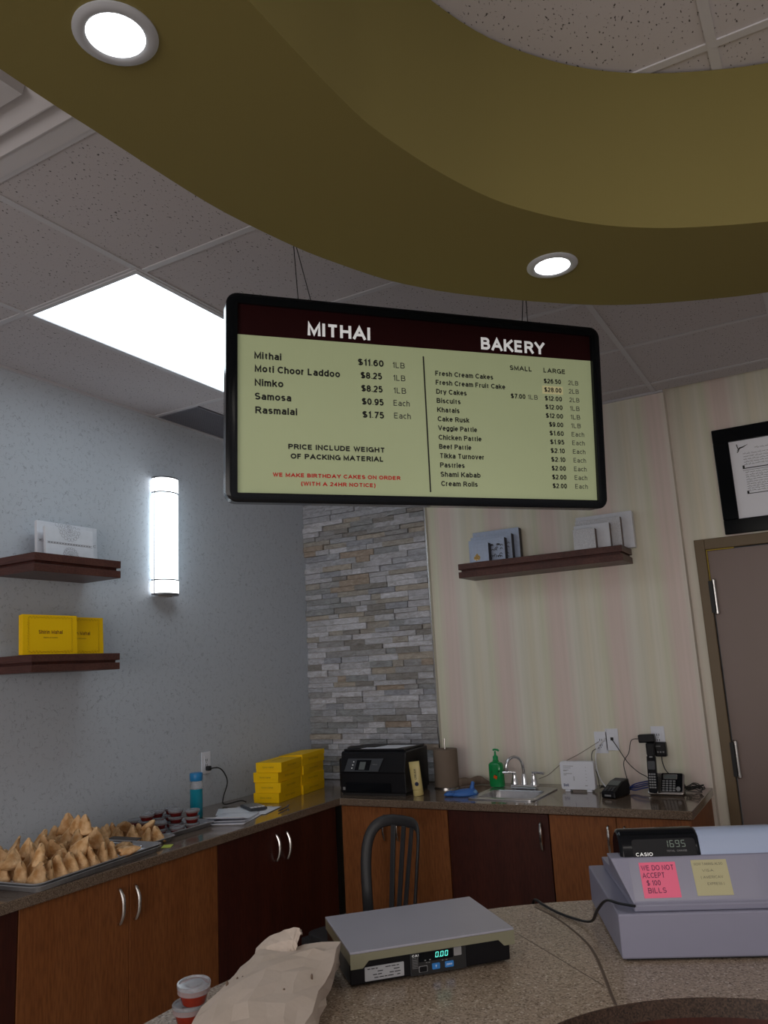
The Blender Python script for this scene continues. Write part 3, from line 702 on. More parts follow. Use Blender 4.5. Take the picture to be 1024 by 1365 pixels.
# left upper shelf: local x runs towards -world y when rz=-90?  use rz=90: x -> +y, y -> -x (wall side)
carton('larger white ornamented gift box at the back of the upper left shelf', None, .335, .018, .178, CARDW, (.085, -2.205, 2.1735), PI/2, -.06, extra=ornament)
carton('smaller white ornamented gift box in front on the upper left shelf', None, .262, .018, .150, CARDW, (.135, -2.195, 2.1735), PI/2, -.10, extra=ornament)
def sweetbox_print(t, w_, h_, y=-.0008, name='lettering'):
    F = fr((w_/2, y, h_*.52), (1, 0, 0), (0, 0, 1))
    text('Shirin Mahal', name, MAROON, t, F, w_*.44, h_*.095, .018, True)
    text('Bakers & Sweets', name, MAROON, t, fr((w_/2, y, h_*.41), (1, 0, 0), (0, 0, 1)), w_*.26, h_*.035, .01, True)
    m = MB(); c = .1
    for (x0, z0, x1, z1) in ((c, .07, 1-c, .07), (1-c, .07, 1-c, .93), (1-c, .93, c, .93), (c, .93, c, .07)):
        P = []
        n = 28
        for k in range(n+1):
            q = k/n; off = .006*math.sin(k*PI*.9)
            P.append(((x0+(x1-x0)*q)*w_+(off if x0 == x1 else 0), y, (z0+(z1-z0)*q)*h_+(off if z0 == z1 else 0)))
        m.tube(P, .0006, 3, caps=False)
    m.build('printed_border', OCHREP, t)
carton('yellow sweet box with maroon lettering at the front of the lower left shelf', None, .275, .028, .170, YELLOW, (.185, -2.335, 1.7465), PI/2, -.05, 'sweet_box', extra=sweetbox_print)
carton('yellow sweet box partly hidden behind the front one on the lower left shelf', None, .275, .028, .170, YELLOW, (.130, -2.140, 1.7465), PI/2, -.05, 'sweet_box', extra=sweetbox_print)
# boxes on the back shelf (front faces -y)
def flower(t, w_, h_):
    m = MB(); random.seed(3)
    for k in range(26):
        a = random.uniform(0, 2*PI); r = random.uniform(0, .018); x, z = .036+r*math.cos(a), .026+r*math.sin(a)*.9
        m.box(x-.005, x+.005, -.0014, -.0004, max(.001, z-.004), z+.004, rot=Matrix.Rotation(random.uniform(0, 3), 3, 'Y'))
    m.build('gold_flower', GOLD, t)
def swirl(t, w_, h_):
    m = MB()
    m.tube([(w_*.25+.02*math.sin(k*.7)*k/12, -.0012, h_*.72+.012*math.cos(k*.7)+.002*k) for k in range(14)], .0018, 4)
    m.tube([(w_*.12+.008*math.sin(k*.9), -.0012, h_*.90+.006*math.cos(k*.9)) for k in range(9)], .0014, 4)
    m.build('silver_swirl', CARDW, t)
def damask(t, w_, h_):
    m = MB(); random.seed(5)
    for k in range(24):
        x = random.uniform(w_*.55, w_*.93); z = random.uniform(.01, h_*.7)
        m.tube([(x+.007*math.cos(q), -.001, z+.009*math.sin(q)) for q in (0, .8, 1.6, 2.4, 3.2)], .0016, 4)
    m.build('dark_scroll_print', DARKCARD, t)
ys = -.232
spec = [(1.285, .295, .200, -.066, SILVERCARD, DARKCARD, swirl, 'largest silver blue gift box at the back left of the long shelf'),
        (1.292, .258, .163, -.120, SILVERCARD, DARKCARD, damask, 'second largest silver blue gift box of the left set on the long shelf'),
        (1.300, .225, .137, -.173, SILVERCARD, DARKCARD, damask, 'third silver blue gift box of the left set on the long shelf'),
        (1.335, .110, .108, -.228, SILVERCARD, DARKCARD, flower, 'smallest silver gift box with gold flower at the front of the left set')]
for x, w_, h_, y, m1, m2, ex, lb in spec:
    carton(lb, None, w_, .048, h_, m1, (x, y, 2.1865), 0, -.02, extra=ex, mside=m2, lf=.08)
carton('largest white gift box of the right set on the long shelf', None, .315, .048, .205, CARDW, (1.925, -.066, 2.1865), 0, -.02, mside=CARDW, lf=.1)
carton('second largest pale glitter gift box of the right set on the long shelf', None, .250, .048, .175, GLITTER, (1.935, -.120, 2.1865), 0, -.02, mside=BROWNCARD, lf=.08)
carton('third white gift box of the right set on the long shelf', None, .195, .048, .140, CARDW, (1.940, -.173, 2.1865), 0, -.02, mside=BROWNCARD, lf=.08)
carton('smallest glittering gift box at the front of the right set on the long shelf', None, .120, .048, .112, GLITTER, (1.948, -.228, 2.1865), 0, -.02, mside=BROWNCARD, lf=.08)

# framed document
t = thing('framed_document', 'wide black frame with a printed sheet of verse hung above the door', 'picture', (2.690, .074, 2.208))
MB().box(0, .62, -.028, 0, 0, .078).box(0, .62, -.028, 0, .500, .578).box(0, .078, -.028, 0, .078, .5).box(.542, .62, -.028, 0, .078, .5).build('frame', BLACKG, t, bevel=.004)
MB().box(.07, .55, -.012, -.002, .07, .508).build('sheet', mat('bright_paper', (.93, .94, 1.0), .8, spec=.2), t)
m = MB(); random.seed(21)
def scrawl(x0, x1, z):
    x = x0
    while x < x1:
        L = random.uniform(.012, .03)
        P = [(x+L*k/6, -.0128, z+random.uniform(-.0022, .0025)) for k in range(7)]
        m.tube(P, .0010, 3); x += L+.004
        if random.random() < .7: m.box(x-L*.6, x-L*.6+.0018, -.0132, -.0124, z+.005, z+.0068)
for zz in [.425, .409, .394, .380, .366]: scrawl(.14, .50, zz)
for zz in [.322, .308, .296, .283, .271, .258, .246, .234, .222]: scrawl(.14, .50, zz)
scrawl(.20, .45, .45)
m.build('lettering', BLACKP, t)
MB().tube([(.115, -.013, .482), (.119, -.013, .462), (.124, -.013, .452), (.121, -.013, .444), (.113, -.013, .437)], .0022, 4).tube([(.115, -.013, .447), (.13, -.013, .46), (.145, -.013, .463), (.17, -.013, .474)], .0025, 4, rr=[.001, .004, .003, .0005]).build('emblem', BLACKP, t)
MB().box(.13, .140, -.0132, -.0122, .343, .362).box(.13, .50, -.0132, -.0122, .343, .3475).box(.13, .50, -.0132, -.0122, .3335, .335).box(.135, .145, -.0132, -.0122, .205, .222).box(.135, .50, -.0132, -.0122, .205, .2085).build('bracket_mark', BLACKP, t)

# outlets
def duplex(mb, x0, x1, z0, z1, dark):
    for zc in (.3, .7):
        zz = z0+(z1-z0)*zc
        for dx in (-.3, .3): dark.box((x0+x1)/2+dx*(x1-x0)*.5-.0015, (x0+x1)/2+dx*(x1-x0)*.5+.0015, -.0075, -.0065, zz-.006, zz+.006)
        dark.box((x0+x1)/2-.002, (x0+x1)/2+.002, -.0075, -.0065, zz-.014, zz-.010)
def plate(label, loc, rz, wd=.07, ht=.115, kind='duplex'):
    t = thing('wall_outlet', label, 'outlet', loc, rz)
    MB().box(-wd/2, wd/2, -.005, 0, -ht/2, ht/2).build('cover_plate', WHITEP, t, bevel=.0015)
    MB().box(-.017, .017, -.007, -.004, -.034, .034).build('socket_face', WHITEP, t, bevel=.001)
    d = MB()
    if kind == 'duplex': duplex(d, -.017, .017, -.034, .034, d)
    else: d.box(-.008, .008, -.0075, -.006, -.004, .012)
    d.build('slots', BLACKP, t)
    return t
plate('white outlet on the left wall behind the blue bottle', (.0005, -1.036, 1.15), PI/2)
plate('left one of the two white plates side by side above the modem', (1.925, -.0005, 1.145), 0)
plate('right one of the two paired white plates above the modem, holding a black jack', (1.987, -.0005, 1.160), 0, kind='jack')
plate('white outlet carrying black adapters above the telephone', (2.232, -.0005, 1.17), 0)

# ================================================================== CABINETS
def handle(parent, x, zc, L, y=0, name='handle'):
    P = [(x, y, zc-L/2), (x, y-.010, zc-L/2+.002), (x+.002, y-.024, zc-L/4), (x+.002, y-.028, zc), (x+.002, y-.024, zc+L/4), (x, y-.010, zc+L/2-.002), (x, y, zc+L/2)]
    P = catmull(P, 4)
    n = len(P)
    return MB().tube(P, .005, 8, rr=[.0040+.0035*math.sin(PI*i/(n-1)) for i in range(n)]).build(name, NICKEL, parent, smooth=True)
def cabinet(label, loc, rz, wd, dp, hands, wood, top=.878):
    """local x width, y=0 door face, y>0 into the wall; doors split evenly; hands=[(door, x, z, L)]"""
    t = thing('base_cabinet', label, 'cabinet', loc, rz)
    MB().box(.001, wd-.001, .018, dp, .10, top).box(.001, wd-.001, .07, dp, 0.0, .10).build('body', wood, t)
    nd = hands['n']; sp = hands.get('split', [wd*k/nd for k in range(nd+1)])
    ds = [MB().box(sp[k]+.0015, sp[k+1]-.0015, 0, .018, .105, .876).build('door', wood, t, bevel=.0012, seg=1) for k in range(nd)]
    for d, x, zc, L in hands['h']: handle(ds[d], x, zc, L)
    return t
LX = .601
# left run, rz = 90: local x -> +y, local y -> -x  => door face looks to +x
cabinet('honey wood two-door base cabinet under the samosa trays on the left wall', (LX, -2.62, 0), PI/2, .995, .598, dict(n=2, split=[0, .487, .995], h=[(0, .432, .771, .125), (1, .511, .767, .122)]), LIGHTWOOD)
cabinet('dark mahogany two-door base cabinet on the left wall nearest the corner', (LX, -1.623, 0), PI/2, .96, .598, dict(n=2, split=[0, .457, .96], h=[(0, .414, .778, .122), (1, .500, .772, .126)]), DARKWOOD)
cabinet('dark mahogany base cabinet at the far left edge of the left wall', (LX, -3.60, 0), PI/2, .978, .598, dict(n=2, h=[(0, .44, .771, .125), (1, .53, .771, .125)]), DARKWOOD)
cabinet('honey wood two-door base cabinet below the printer, behind the plastic chair', (.618, -.631, 0), 0, .648, .629, dict(n=2, split=[0, .313, .648], h=[(0, .272, .775, .125), (1, .355, .775, .125)]), LIGHTWOOD)
cabinet('dark mahogany single-door cabinet under the sink', (1.268, -.631, 0), 0, .535, .629, dict(n=1, h=[(0, .496, .775, .125)]), DARKWOOD, top=.755)
cabinet('honey wood two-door base cabinet at the right end below the telephone', (1.805, -.631, 0), 0, .655, .629, dict(n=2, split=[0, .322, .655], h=[(0, .284, .775, .125), (1, .36, .775, .125)]), LIGHTWOOD)

# worktop (L shape with the sink cut-out)
xs = [.001, .628, 1.372, 1.690, 2.472]; ysn = [-3.62, -.656, -.520, -.262, -.001]
def inside(i, j):
    if i == 0: return True
    if j == 0: return False
    if i == 2 and j == 2: return False
    return True
bm = bmesh.new(); cache = {}
def gv(i, j, k):
    key = (i, j, k)
    if key not in cache: cache[key] = bm.verts.new((xs[i], ysn[j], (.882, .92)[k]))
    return cache[key]
for i in range(4):
    for j in range(4):
        if not inside(i, j): continue
        for k in (0, 1): bm.faces.new((gv(i, j, k), gv(i+1, j, k), gv(i+1, j+1, k), gv(i, j+1, k)))
        for (di, dj, a, b) in ((-1, 0, (i, j), (i, j+1)), (1, 0, (i+1, j), (i+1, j+1)), (0, -1, (i, j), (i+1, j)), (0, 1, (i, j+1), (i+1, j+1))):
            ni, nj = i+di, j+dj
            if 0 <= ni < 4 and 0 <= nj < 4 and inside(ni, nj): continue
            bm.faces.new((gv(*a, 0), gv(*b, 0), gv(*b, 1), gv(*a, 1)))
mb = MB(); mb.bm = bm
tag(mb.build('worktop', WORKTOP, bevel=.004), 'L-shaped glossy brown speckled worktop along the left and back walls', 'worktop')

# ---- sink
t = thing('sink', 'small stainless steel drop-in sink in the back worktop', 'sink', (1.531, -.36, .92))
def basin(t):
    bm = bmesh.new()
    def rr(x0, x1, y0, y1, r, z): return [bm.verts.new((*p, z)) for p in rrect(x0, x1, y0, y1, r, 5)]
    L = [rr(-.182, .182, -.205, .205, .03, .001), rr(-.182, .182, -.205, .205, .03, .006), rr(-.172, .172, -.195, .195, .028, .008), rr(-.150, .150, -.150, .090, .04, .005), rr(-.146, .146, -.146, .086, .04, -.004), rr(-.135, .135, -.135, .075, .05, -.15), rr(-.05, .05, -.07, .02, .04, -.156)]
    for a, b in zip(L, L[1:]):
        n = len(a)
        for k in range(n): bm.faces.new((a[k], a[(k+1) % n], b[(k+1) % n], b[k]))
    bm.faces.new(L[-1])
    mb = MB(); mb.bm = bm; o = mb.build('basin', STEEL, t, smooth=True)
basin(t)
MB().lathe([(.03, -.1555), (.03, -.152), (.022, -.151), (.02, -.154)], (0, -.025, 0), 20).build('drain', CHROME, t, smooth=True)
# ---- faucet
t = thing('faucet', 'chrome gooseneck faucet with two lever handles behind the sink', 'faucet', (1.545, -.222, .9285))
MB().box(-.075, .075, -.026, .026, 0, .022).build('base', CHROME, t, bevel=.008, seg=3)
P = [(0, 0, .02), (0, 0, .07), (0, 0, .10), (-.004, -.004, .135), (-.018, -.016, .160), (-.038, -.034, .168), (-.058, -.052, .158), (-.070, -.064, .135), (-.073, -.067, .108)]
MB().tube(catmull(P, 5), .0085, 12).lathe([(.019, .02), (.016, .045), (.0105, .075)], n=16).lathe([(.0115, .095), (.0115, .115)], (-.073, -.067, 0), 14).build('spout', CHROME, t, smooth=True)
for s_ in (-1, 1):
    h0 = MB().lathe([(.021, .0), (.021, .020), (.016, .045), (.011, .066), (.012, .078)], (s_*.055, 0, 0), 16).build('valve', CHROME, t, smooth=True)
    MB().tube([(s_*.055-(.008*s_), 0, .083), (s_*.055+s_*.02, -.004, .084), (s_*.055+s_*.062, -.010, .081)], .006, 10, rr=[.006, .0065, .0075]).build('lever', CHROME, h0, smooth=True)
# ---- soap bottle
t = thing('soap_bottle', 'green liquid soap pump bottle at the back left corner of the sink', 'soap bottle', (1.372, -.188, .9285), -.2)
bt = MB()
prof = rrect(-.044, .044, -.024, .024, .02, 5)
bm = bmesh.new(); R = []
for zz, s1 in ((0, .92), (.006, 1), (.09, 1), (.118, .98), (.128, .80), (.135, .42), (.142, .36)):
    R.append([bm.verts.new((x*s1, y*min(1, s1*1.0+.02), zz)) for x, y in prof])
for a, b in zip(R, R[1:]):
    for k in range(len(a)): bm.faces.new((a[k], a[(k+1) % len(a)], b[(k+1) % len(a)], b[k]))
bm.faces.new(R[0][::-1]); bm.faces.new(R[-1])
bt.bm = bm; bt.build('bottle', GREEN, t, smooth=True)
pump = MB().lathe([(.015, .142), (.015, .162), (.009, .166), (.006, .170), (.005, .190)], n=16).build('pump', GREENP, t, smooth=True)
MB().tube([(-.012, .0, .196), (.0, .0, .199), (.022, -.004, .197), (.027, -.005, .192)], .0055, 8).build('nozzle', GREENP, pump, smooth=True)
m = MB(); m.box(-.004, .018, -.0255, -.0243, .045, .062, rot=Matrix.Rotation(.3, 3, 'Y')); m.build('fruit_print', ORANGE, t)
m = MB(); random.seed(2)
for k in range(7):
    x, z = random.uniform(-.025, .03), random.uniform(.03, .085); m.box(x, x+.008, -.0253, -.0243, z, z+.006, rot=Matrix.Rotation(random.uniform(0, 3), 3, 'Y'))
m.build('leaf_print', mat('dark_green_print', (.005, .06, .02), .5), t)
# ---- crumpled blue glove
def lump(mat_, name, parent, rings, n=14, seed=1, jit=.004):
    random.seed(seed); bm = bmesh.new(); R = []
    for (cx, cy, z, rx, ry) in rings:
        R.append([bm.verts.new((cx+rx*math.cos(2*PI*k/n)+random.uniform(-jit, jit), cy+ry*math.sin(2*PI*k/n)+random.uniform(-jit, jit), z+random.uniform(-jit, jit)*(.4 if z > .004 else 0))) for k in range(n)])
    for a, b in zip(R, R[1:]):
        for k in range(n): bm.faces.new((a[k], a[(k+1) % n], b[(k+1) % n], b[k]))
    bm.faces.new(R[0][::-1]); bm.faces.new(R[-1])
    mb = MB(); mb.bm = bm; return mb.build(name, mat_, parent, smooth=2)
t = thing('rubber_glove', 'crumpled blue rubber glove on the worktop left of the sink', 'glove', (1.282, -.455, .921), .25)
lump(NITRILE, 'palm', t, [(0, 0, 0, .075, .05), (.0, 0, .010, .080, .052), (.012, .0, .024, .062, .038), (.03, 0, .034, .03, .02)], 18, 4)
MB().tube(catmull([(.02, .0, .018), (.045, .0, .028), (.052, .0, .050), (.058, .002, .070)], 4), .010, 8, rr=[.014]*4+[.0125]*4+[.0095]*4+[.006]).build('thumb', NITRILE, t, smooth=2)
MB().tube(catmull([(.03, -.03, .010), (.055, -.02, .014), (.078, -.008, .020)], 4), .01, 8, rr=[.010]*6+[.011, .011, .006]).build('finger', NITRILE2, t, smooth=2)
for k in range(3): MB().tube([(-.04, -.03+.025*k, .010), (-.075, -.035+.028*k, .011), (-.096, -.036+.03*k, .009)], .009, 8, rr=[.011, .010, .006]).build('finger', NITRILE, t, smooth=2)
# ---- paper towel roll on a stand
t = thing('paper_towel_roll', 'brown paper towel roll on a wire stand between the printer and the sink', 'paper towel', (1.075, -.215, .9205))
MB().lathe([(.075, 0), (.075, .006), (.0, .007)], n=28, cap=False).build('stand_base', NICKEL, t, smooth=True)
MB().tube([(0, 0, .005), (0, 0, .272)], .0035, 8).build('rod', NICKEL, t)
MB().lathe([(.070, .008), (.070, .212), (.066, .213), (.020, .213), (.020, .20)], n=36, cap=False).build('roll', TOWEL, t, smooth=True)
bm = bmesh.new(); G = []  # low wavy brown strip beside the roll, tapering at its far end
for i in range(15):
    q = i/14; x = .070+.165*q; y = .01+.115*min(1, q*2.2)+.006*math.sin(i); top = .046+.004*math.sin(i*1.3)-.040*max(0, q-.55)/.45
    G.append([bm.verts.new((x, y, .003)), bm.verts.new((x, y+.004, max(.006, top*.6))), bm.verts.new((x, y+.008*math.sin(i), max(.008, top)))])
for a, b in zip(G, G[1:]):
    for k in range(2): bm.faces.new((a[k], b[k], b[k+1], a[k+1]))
mb = MB(); mb.bm = bm; o = mb.build('low_brown_strip', TOWEL, t, smooth=2); sm = o.modifiers.new('s', 'SOLIDIFY'); sm.thickness = .0012
# ---- cream tube standing on its cap
t = thing('lotion_tube', 'pale yellow squeeze tube standing on its cap, leaning against the printer side', 'tube', (1.035, -.495, .9205), .1)
t.rotation_euler = (0, -.10, .15)
bm = bmesh.new(); R = []
for zz, rx, ry in ((.030, .028, .020), (.034, .029, .021), (.09, .030, .018), (.15, .031, .009), (.178, .031, .0022)):
    R.append([bm.verts.new((rx*math.cos(2*PI*k/20), ry*math.sin(2*PI*k/20), zz)) for k in range(20)])
for a, b in zip(R, R[1:]):
    for k in range(20): bm.faces.new((a[k], a[(k+1) % 20], b[(k+1) % 20], b[k]))
bm.faces.new(R[0][::-1]); bm.faces.new(R[-1]); mb = MB(); mb.bm = bm; mb.build('body', TUBEM, t, smooth=2)
MB().lathe([(.026, .0), (.028, .004), (.028, .028), (.026, .030)], n=20).build('cap', TUBEM, t, smooth=True)
m = MB().lathe([(.011, -.001), (.011, .0)], (.006, -.0215, .062), 14, 'y'); m.build('emblem', mat('navy_print', (.01, .015, .06), .5), t)
text('CREAM', 'lettering', GREYP, t, fr((.010, -.0205, .085), (0, -.0, 1), (-1, 0, 0)), .055, .012, .01)

# ---- printer
t = thing('printer', 'black all-in-one inkjet printer on the back worktop in front of the stone wall', 'printer', (.577, -.565, .9205), 0.06)
Wp, Dp, Hp = .408, .32, .238
MB().prismx([(0, .012), (.0, .118), (-.004, .125), (.018, .205), (.02, .228), (.03, .234), (Dp, .234), (Dp, .012)], 0, Wp).build('body', BLACK, t, bevel=.006)
MB().box(.01, Wp-.01, .01, Dp-.01, 0, .013).build('base', BLACKM, t)
MB().box(.012, Wp-.012, .03, Dp-.01, .2345, .246).build('scanner_lid', BLACK, t, bevel=.004)
q_ = fr((.03, -.0045, .128), (1, 0, 0), (0, .22, .98))
def onpanel(mb, x0, x1, y0, y1, th=.002):
    bm = bmesh.new()
    return None
def panel(parent, name, mt, F, poly, th):
    mb = MB(); mb.prism(poly, 0, th)
    mb.bm.transform(F); return mb.build(name, mt, parent, bevel=.0006, seg=1)
cp = panel(t, 'control_panel', DKGREY, q_, [(.0, 0), (.215, 0), (.245, .07), (.022, .07)], .003)
panel(cp, 'screen', LCD, q_, [(.092, .010), (.128, .010), (.138, .052), (.100, .052)], .0042)
panel(cp, 'screen_frame', BLACKG, q_, [(.066, .006), (.158, .006), (.172, .062), (.080, .062)], .0034)
for zz in (.018, .035, .052): panel(cp, 'button', WHITEP2, q_, [(.040+zz*.3, zz-.0025), (.046+zz*.3, zz-.0025), (.047+zz*.3, zz+.0025), (.041+zz*.3, zz+.0025)], .0042)
text('EPSON', 'lettering', MIDGREY, t, fr((.150, .0185, .209), (1, 0, 0), (0, .09, 1)), .042, .011, .02)
text('WorkForce', 'lettering', MIDGREY, t, q_ @ Matrix.Translation((.178, .035, .0045)), .030, .006, .005)
MB().box(.035, Wp-.09, -.008, .01, .018, .068).build('paper_tray', BLACKG, t, bevel=.003)
MB().box(.016, .030, -.001, .0, .028, .044).build('sticker', MIDGREY, t)
# sheet on the printer lid
bm = bmesh.new(); G = []
for i in range(7):
    for j in range(2): pass
m = MB(); m.prism([(0, 0), (.215, .012), (.265, .17), (.055, .16)], 0, .0016)
o = m.build('paper_sheet', PAPER, None); o.location = (.700, -.525, .9205+.2472); o.rotation_euler = (0, 0, .06)
tag(o, 'white sheet of paper lying on top of the black printer', 'paper')
o = MB().prism([(0, 0), (.17, .01), (.20, .12), (.08, .15), (-.01, .06)], 0, .006).build('notebook', BLACKM); o.location = (.592, -.50, .9205+.2472); o.rotation_euler = (0, -.0, .1)
tag(o, 'dark folder lying on the left of the printer lid beside the white sheet', 'folder')
# black coiled cable and power brick between boxes and printer
t = thing('power_adapter', 'black power brick with coiled cable in the corner between the yellow boxes and the printer', 'adapter', (.47, -.30, .9205), .3)
MB().box(-.055, .03, -.03, .05, 0, .17).build('brick', BLACK, t, bevel=.012, seg=3)
for k in range(4):
    MB().tube([(.02+.055*math.cos(a)+.004*k, -.045+.006*k, .10+.088*math.sin(a)) for a in [2*PI*i/24 for i in range(25)]], .0035, 6).build('cable_loop', BLACKM, t, smooth=2)

# ---- yellow sweet boxes stacked
def flatbox(label, loc, rz, lid_open=False, group=None):
    t = thing('sweet_box', label, 'box', loc, rz, group)
    L, Wd, h_ = .265, .155, .052        # local y long side
    MB().box(0, Wd, 0, L, 0, h_*.96).build('tray', YELLOW, t, bevel=.001)
    if lid_open:
        lid = MB().box(-.003, Wd+.002, -.001, L+.002, h_*.55, h_*1.05, rot=Matrix.Rotation(-.05, 3, 'Y') @ Matrix.Rotation(.02, 3, 'X'), piv=(0, 0, h_)).build('lid', YELLOW, t, bevel=.001)
    else:
        lid = MB().box(-.001, Wd+.001, -.001, L+.001, h_*.35, h_).build('lid', YELLOW, t, bevel=.001)
    text('Shirin Mahal', 'lettering', OCHREP, t, fr((Wd+.0018, L*.28, h_*.45), (0, 1, 0), (0, 0, 1)), .11, .010, .01)
    if not lid_open: text('Shirin Mahal', 'lettering', OCHREP, t, fr((Wd*.25, -.0018, h_*.45), (1, 0, 0), (0, 0, 1)), .07, .009, .01)
    zt = h_+.0012
    if not lid_open: text('Shirin Mahal', 'lettering', MAROON, t, fr((Wd*.42, L*.3, zt), (0, 1, 0), (-1, 0, 0)), .12, .014, .01)
    return t
names4 = ['lowest', 'second from the bottom', 'third from the bottom', 'topmost']
rr_ = [0, .035, -.03, .03]; ox = [0, .007, -.006, .010]
for k in range(4):
    flatbox('yellow sweet box, %s of the front stack beside the papers' % names4[k], (.222+ox[k], -.897+.004*k, .9205+.0530*k), .16+rr_[k])
for k in range(4):
    flatbox('yellow sweet box, %s of the rear stack nearer the corner' % (names4[k]+(' with its lid lifted' if k == 3 else '')), (.182+ox[3-k]*.6, -.618+.003*k, .9205+.0530*k), .12-rr_[k], lid_open=(k == 3))

# ---- papers, calculator, pen, blue bottle, cord
t = thing('paper_stack', 'curled stack of white papers at the front edge of the left worktop', 'paper', (.43, -1.30, .9205), .32)
def sheet(parent, x0, y0, w_, h_, z0, rz, curl, name='sheet'):
    bm = bmesh.new(); G = []
    c, s = math.cos(rz), math.sin(rz)
    for i in range(9):
        row = []
        for j in range(5):
            u, v = i/8, j/4
            x, y = x0+w_*v, y0+h_*u
            z = z0+curl*max(0, (.45-u))**1.5*3.3
            yy = y+curl*max(0, .45-u)*.3
            row.append(bm.verts.new((x*c-yy*s, x*s+yy*c, z)))
        G.append(row)
    for a, b in zip(G, G[1:]):
        for k in range(4): bm.faces.new((a[k], a[k+1], b[k+1], b[k]))
    mb = MB(); mb.bm = bm; o = mb.build(name, PAPER, parent, smooth=2)
    sm = o.modifiers.new('s', 'SOLIDIFY'); sm.thickness = .0008; return o
sheet(t, -.10, -.15, .20, .28, .002, 0, 0)
sheet(t, -.11, -.16, .20, .28, .006, .10, .010)
sheet(t, -.10, -.17, .19, .28, .010, .05, .028)
o = None
t2 = thing('paper_sheet', 'flat white sheets beneath the calculator beside the yellow boxes', 'paper', (.36, -1.10, .9205), .45)
sheet(t2, -.15, -.10, .24, .22, .001, 0, 0); sheet(t2, -.12, -.10, .25, .21, .003, -.2, 0); sheet(t2, -.17, -.09, .2, .2, .005, .2, 0)
t = thing('calculator', 'grey desk calculator lying on the papers in front of the yellow boxes', 'calculator', (.355, -1.065, .9285), -.55)
MB().box(-.085, .085, -.045, .045, 0, .012).build('case', DKGREY, t, bevel=.003)
MB().box(-.078, -.045, -.035, .035, .0122, .0135).build('display', LCD, t)
for i in range(5):
    for j in range(4): MB().box(-.035+.022*i, -.019+.022*i, -.038+.02*j, -.023+.02*j, .012, .0155).build('key', MIDGREY if i < 4 else WHITEP, t)
t = thing('pen', 'dark blue pen lying at the front of the worktop beside the papers', 'pen', (.525, -1.03, .9265), .25)
MB().tube([(0, -.07, 0), (0, .06, .0)], .0035, 8).build('barrel', mat('navy_pen', (.015, .02, .06), .3), t, smooth=True)
MB().tube([(0, .05, .006), (0, .074, .006)], .003, 8).build('clip', NICKEL, t, smooth=True)
t = thing('drink_bottle', 'clear bottle of teal liquid with a blue cap by the left wall', 'bottle', (.190, -1.315, .9205))
MB().lathe([(.0315, .139), (.032, .150), (.031, .175), (.029, .178)], n=24, cap=False).build('bottle', CLEAR, t, smooth=True)
MB().lathe([(.0295, .0), (.032, .006), (.032, .1385), (.0, .139)], n=24).build('liquid', TEAL, t, smooth=True)
MB().lathe([(.031, .178), (.033, .182), (.033, .214), (.031, .217)], n=24).build('cap', BLUECAP, t, smooth=True)
t = thing('charger_cable', 'black cord with plug from the left wall outlet down behind the papers', 'cord', (0, 0, 0))
MB().box(.008, .034, -1.048, -1.022, 1.108, 1.132).build('plug', BLACKM, t, bevel=.005)
MB().tube(catmull([(.033, -1.035, 1.12), (.06, -.99, 1.115), (.05, -.93, 1.07), (.04, -.905, 1.02), (.05, -.95, .955), (.10, -1.0, .928), (.17, -.95, .940), (.19, -.925, .93)], 6), .0035, 6).build('cable', BLACKM, t, smooth=2)

# ================================================================== TRAYS, SAMOSAS, SAUCES
def tray(label, cx, cy, w_, l_, rz, z0=.9205, nest=False, liner=False):
    t = thing('baking_tray', label, 'tray', (cx, cy, z0), rz)
    def one(z):
        bm = bmesh.new()
        L = []
        for dx, zz in ((-.014, 0), (0.0-.002, .020), (.0, .0225), (.006, .0225), (.0075, .0205), (.006, .019), (.0, .0190), (-.0035, .0185), (-.0155, .0012)):
            L.append([bm.verts.new((*p, z+zz)) for p in rrect(-w_/2+.0075-dx-.0, w_/2-.0075+dx, -l_/2+.0075-dx, l_/2-.0075+dx, .028+dx, 5)])
        bm.faces.new(L[0][::-1])
        for a, b in zip(L, L[1:]):
            n = len(a)
            for k in range(n): bm.faces.new((a[k], a[(k+1) % n], b[(k+1) % n], b[k]))
        bm.faces.new(L[-1]); bm.transform(Matrix.Identity(4))
        mb = MB(); mb.bm = bm; return mb
    # the profile list walks outside up, over the rim and down inside (inner floor is the last ring)
    one(0).build('pan', PAN, t, smooth=True)
    if nest: one(.0095).build('upper_pan', PAN, t, smooth=True)
    if liner: MB().box(-w_/2+.03, w_/2-.03, -l_/2+.03, l_/2-.03, (.0095 if nest else 0)+.0015, (.0095 if nest else 0)+.003).build('paper_liner', PAPER, t)
    return t
tray('long nested baking trays of samosas at the front of the left worktop', .395, -2.285, .457, .66, .093, nest=True, liner=True)
tray('empty corner of a baking tray at the far left edge of the left worktop', .405, -3.045, .44, .66, .03)
tray('small baking tray of samosas behind the long tray', .300, -1.860, .400, .176, .093)
tray('dark baking tray under the red sauce cups by the left wall', .275, -1.605, .335, .325, 0)

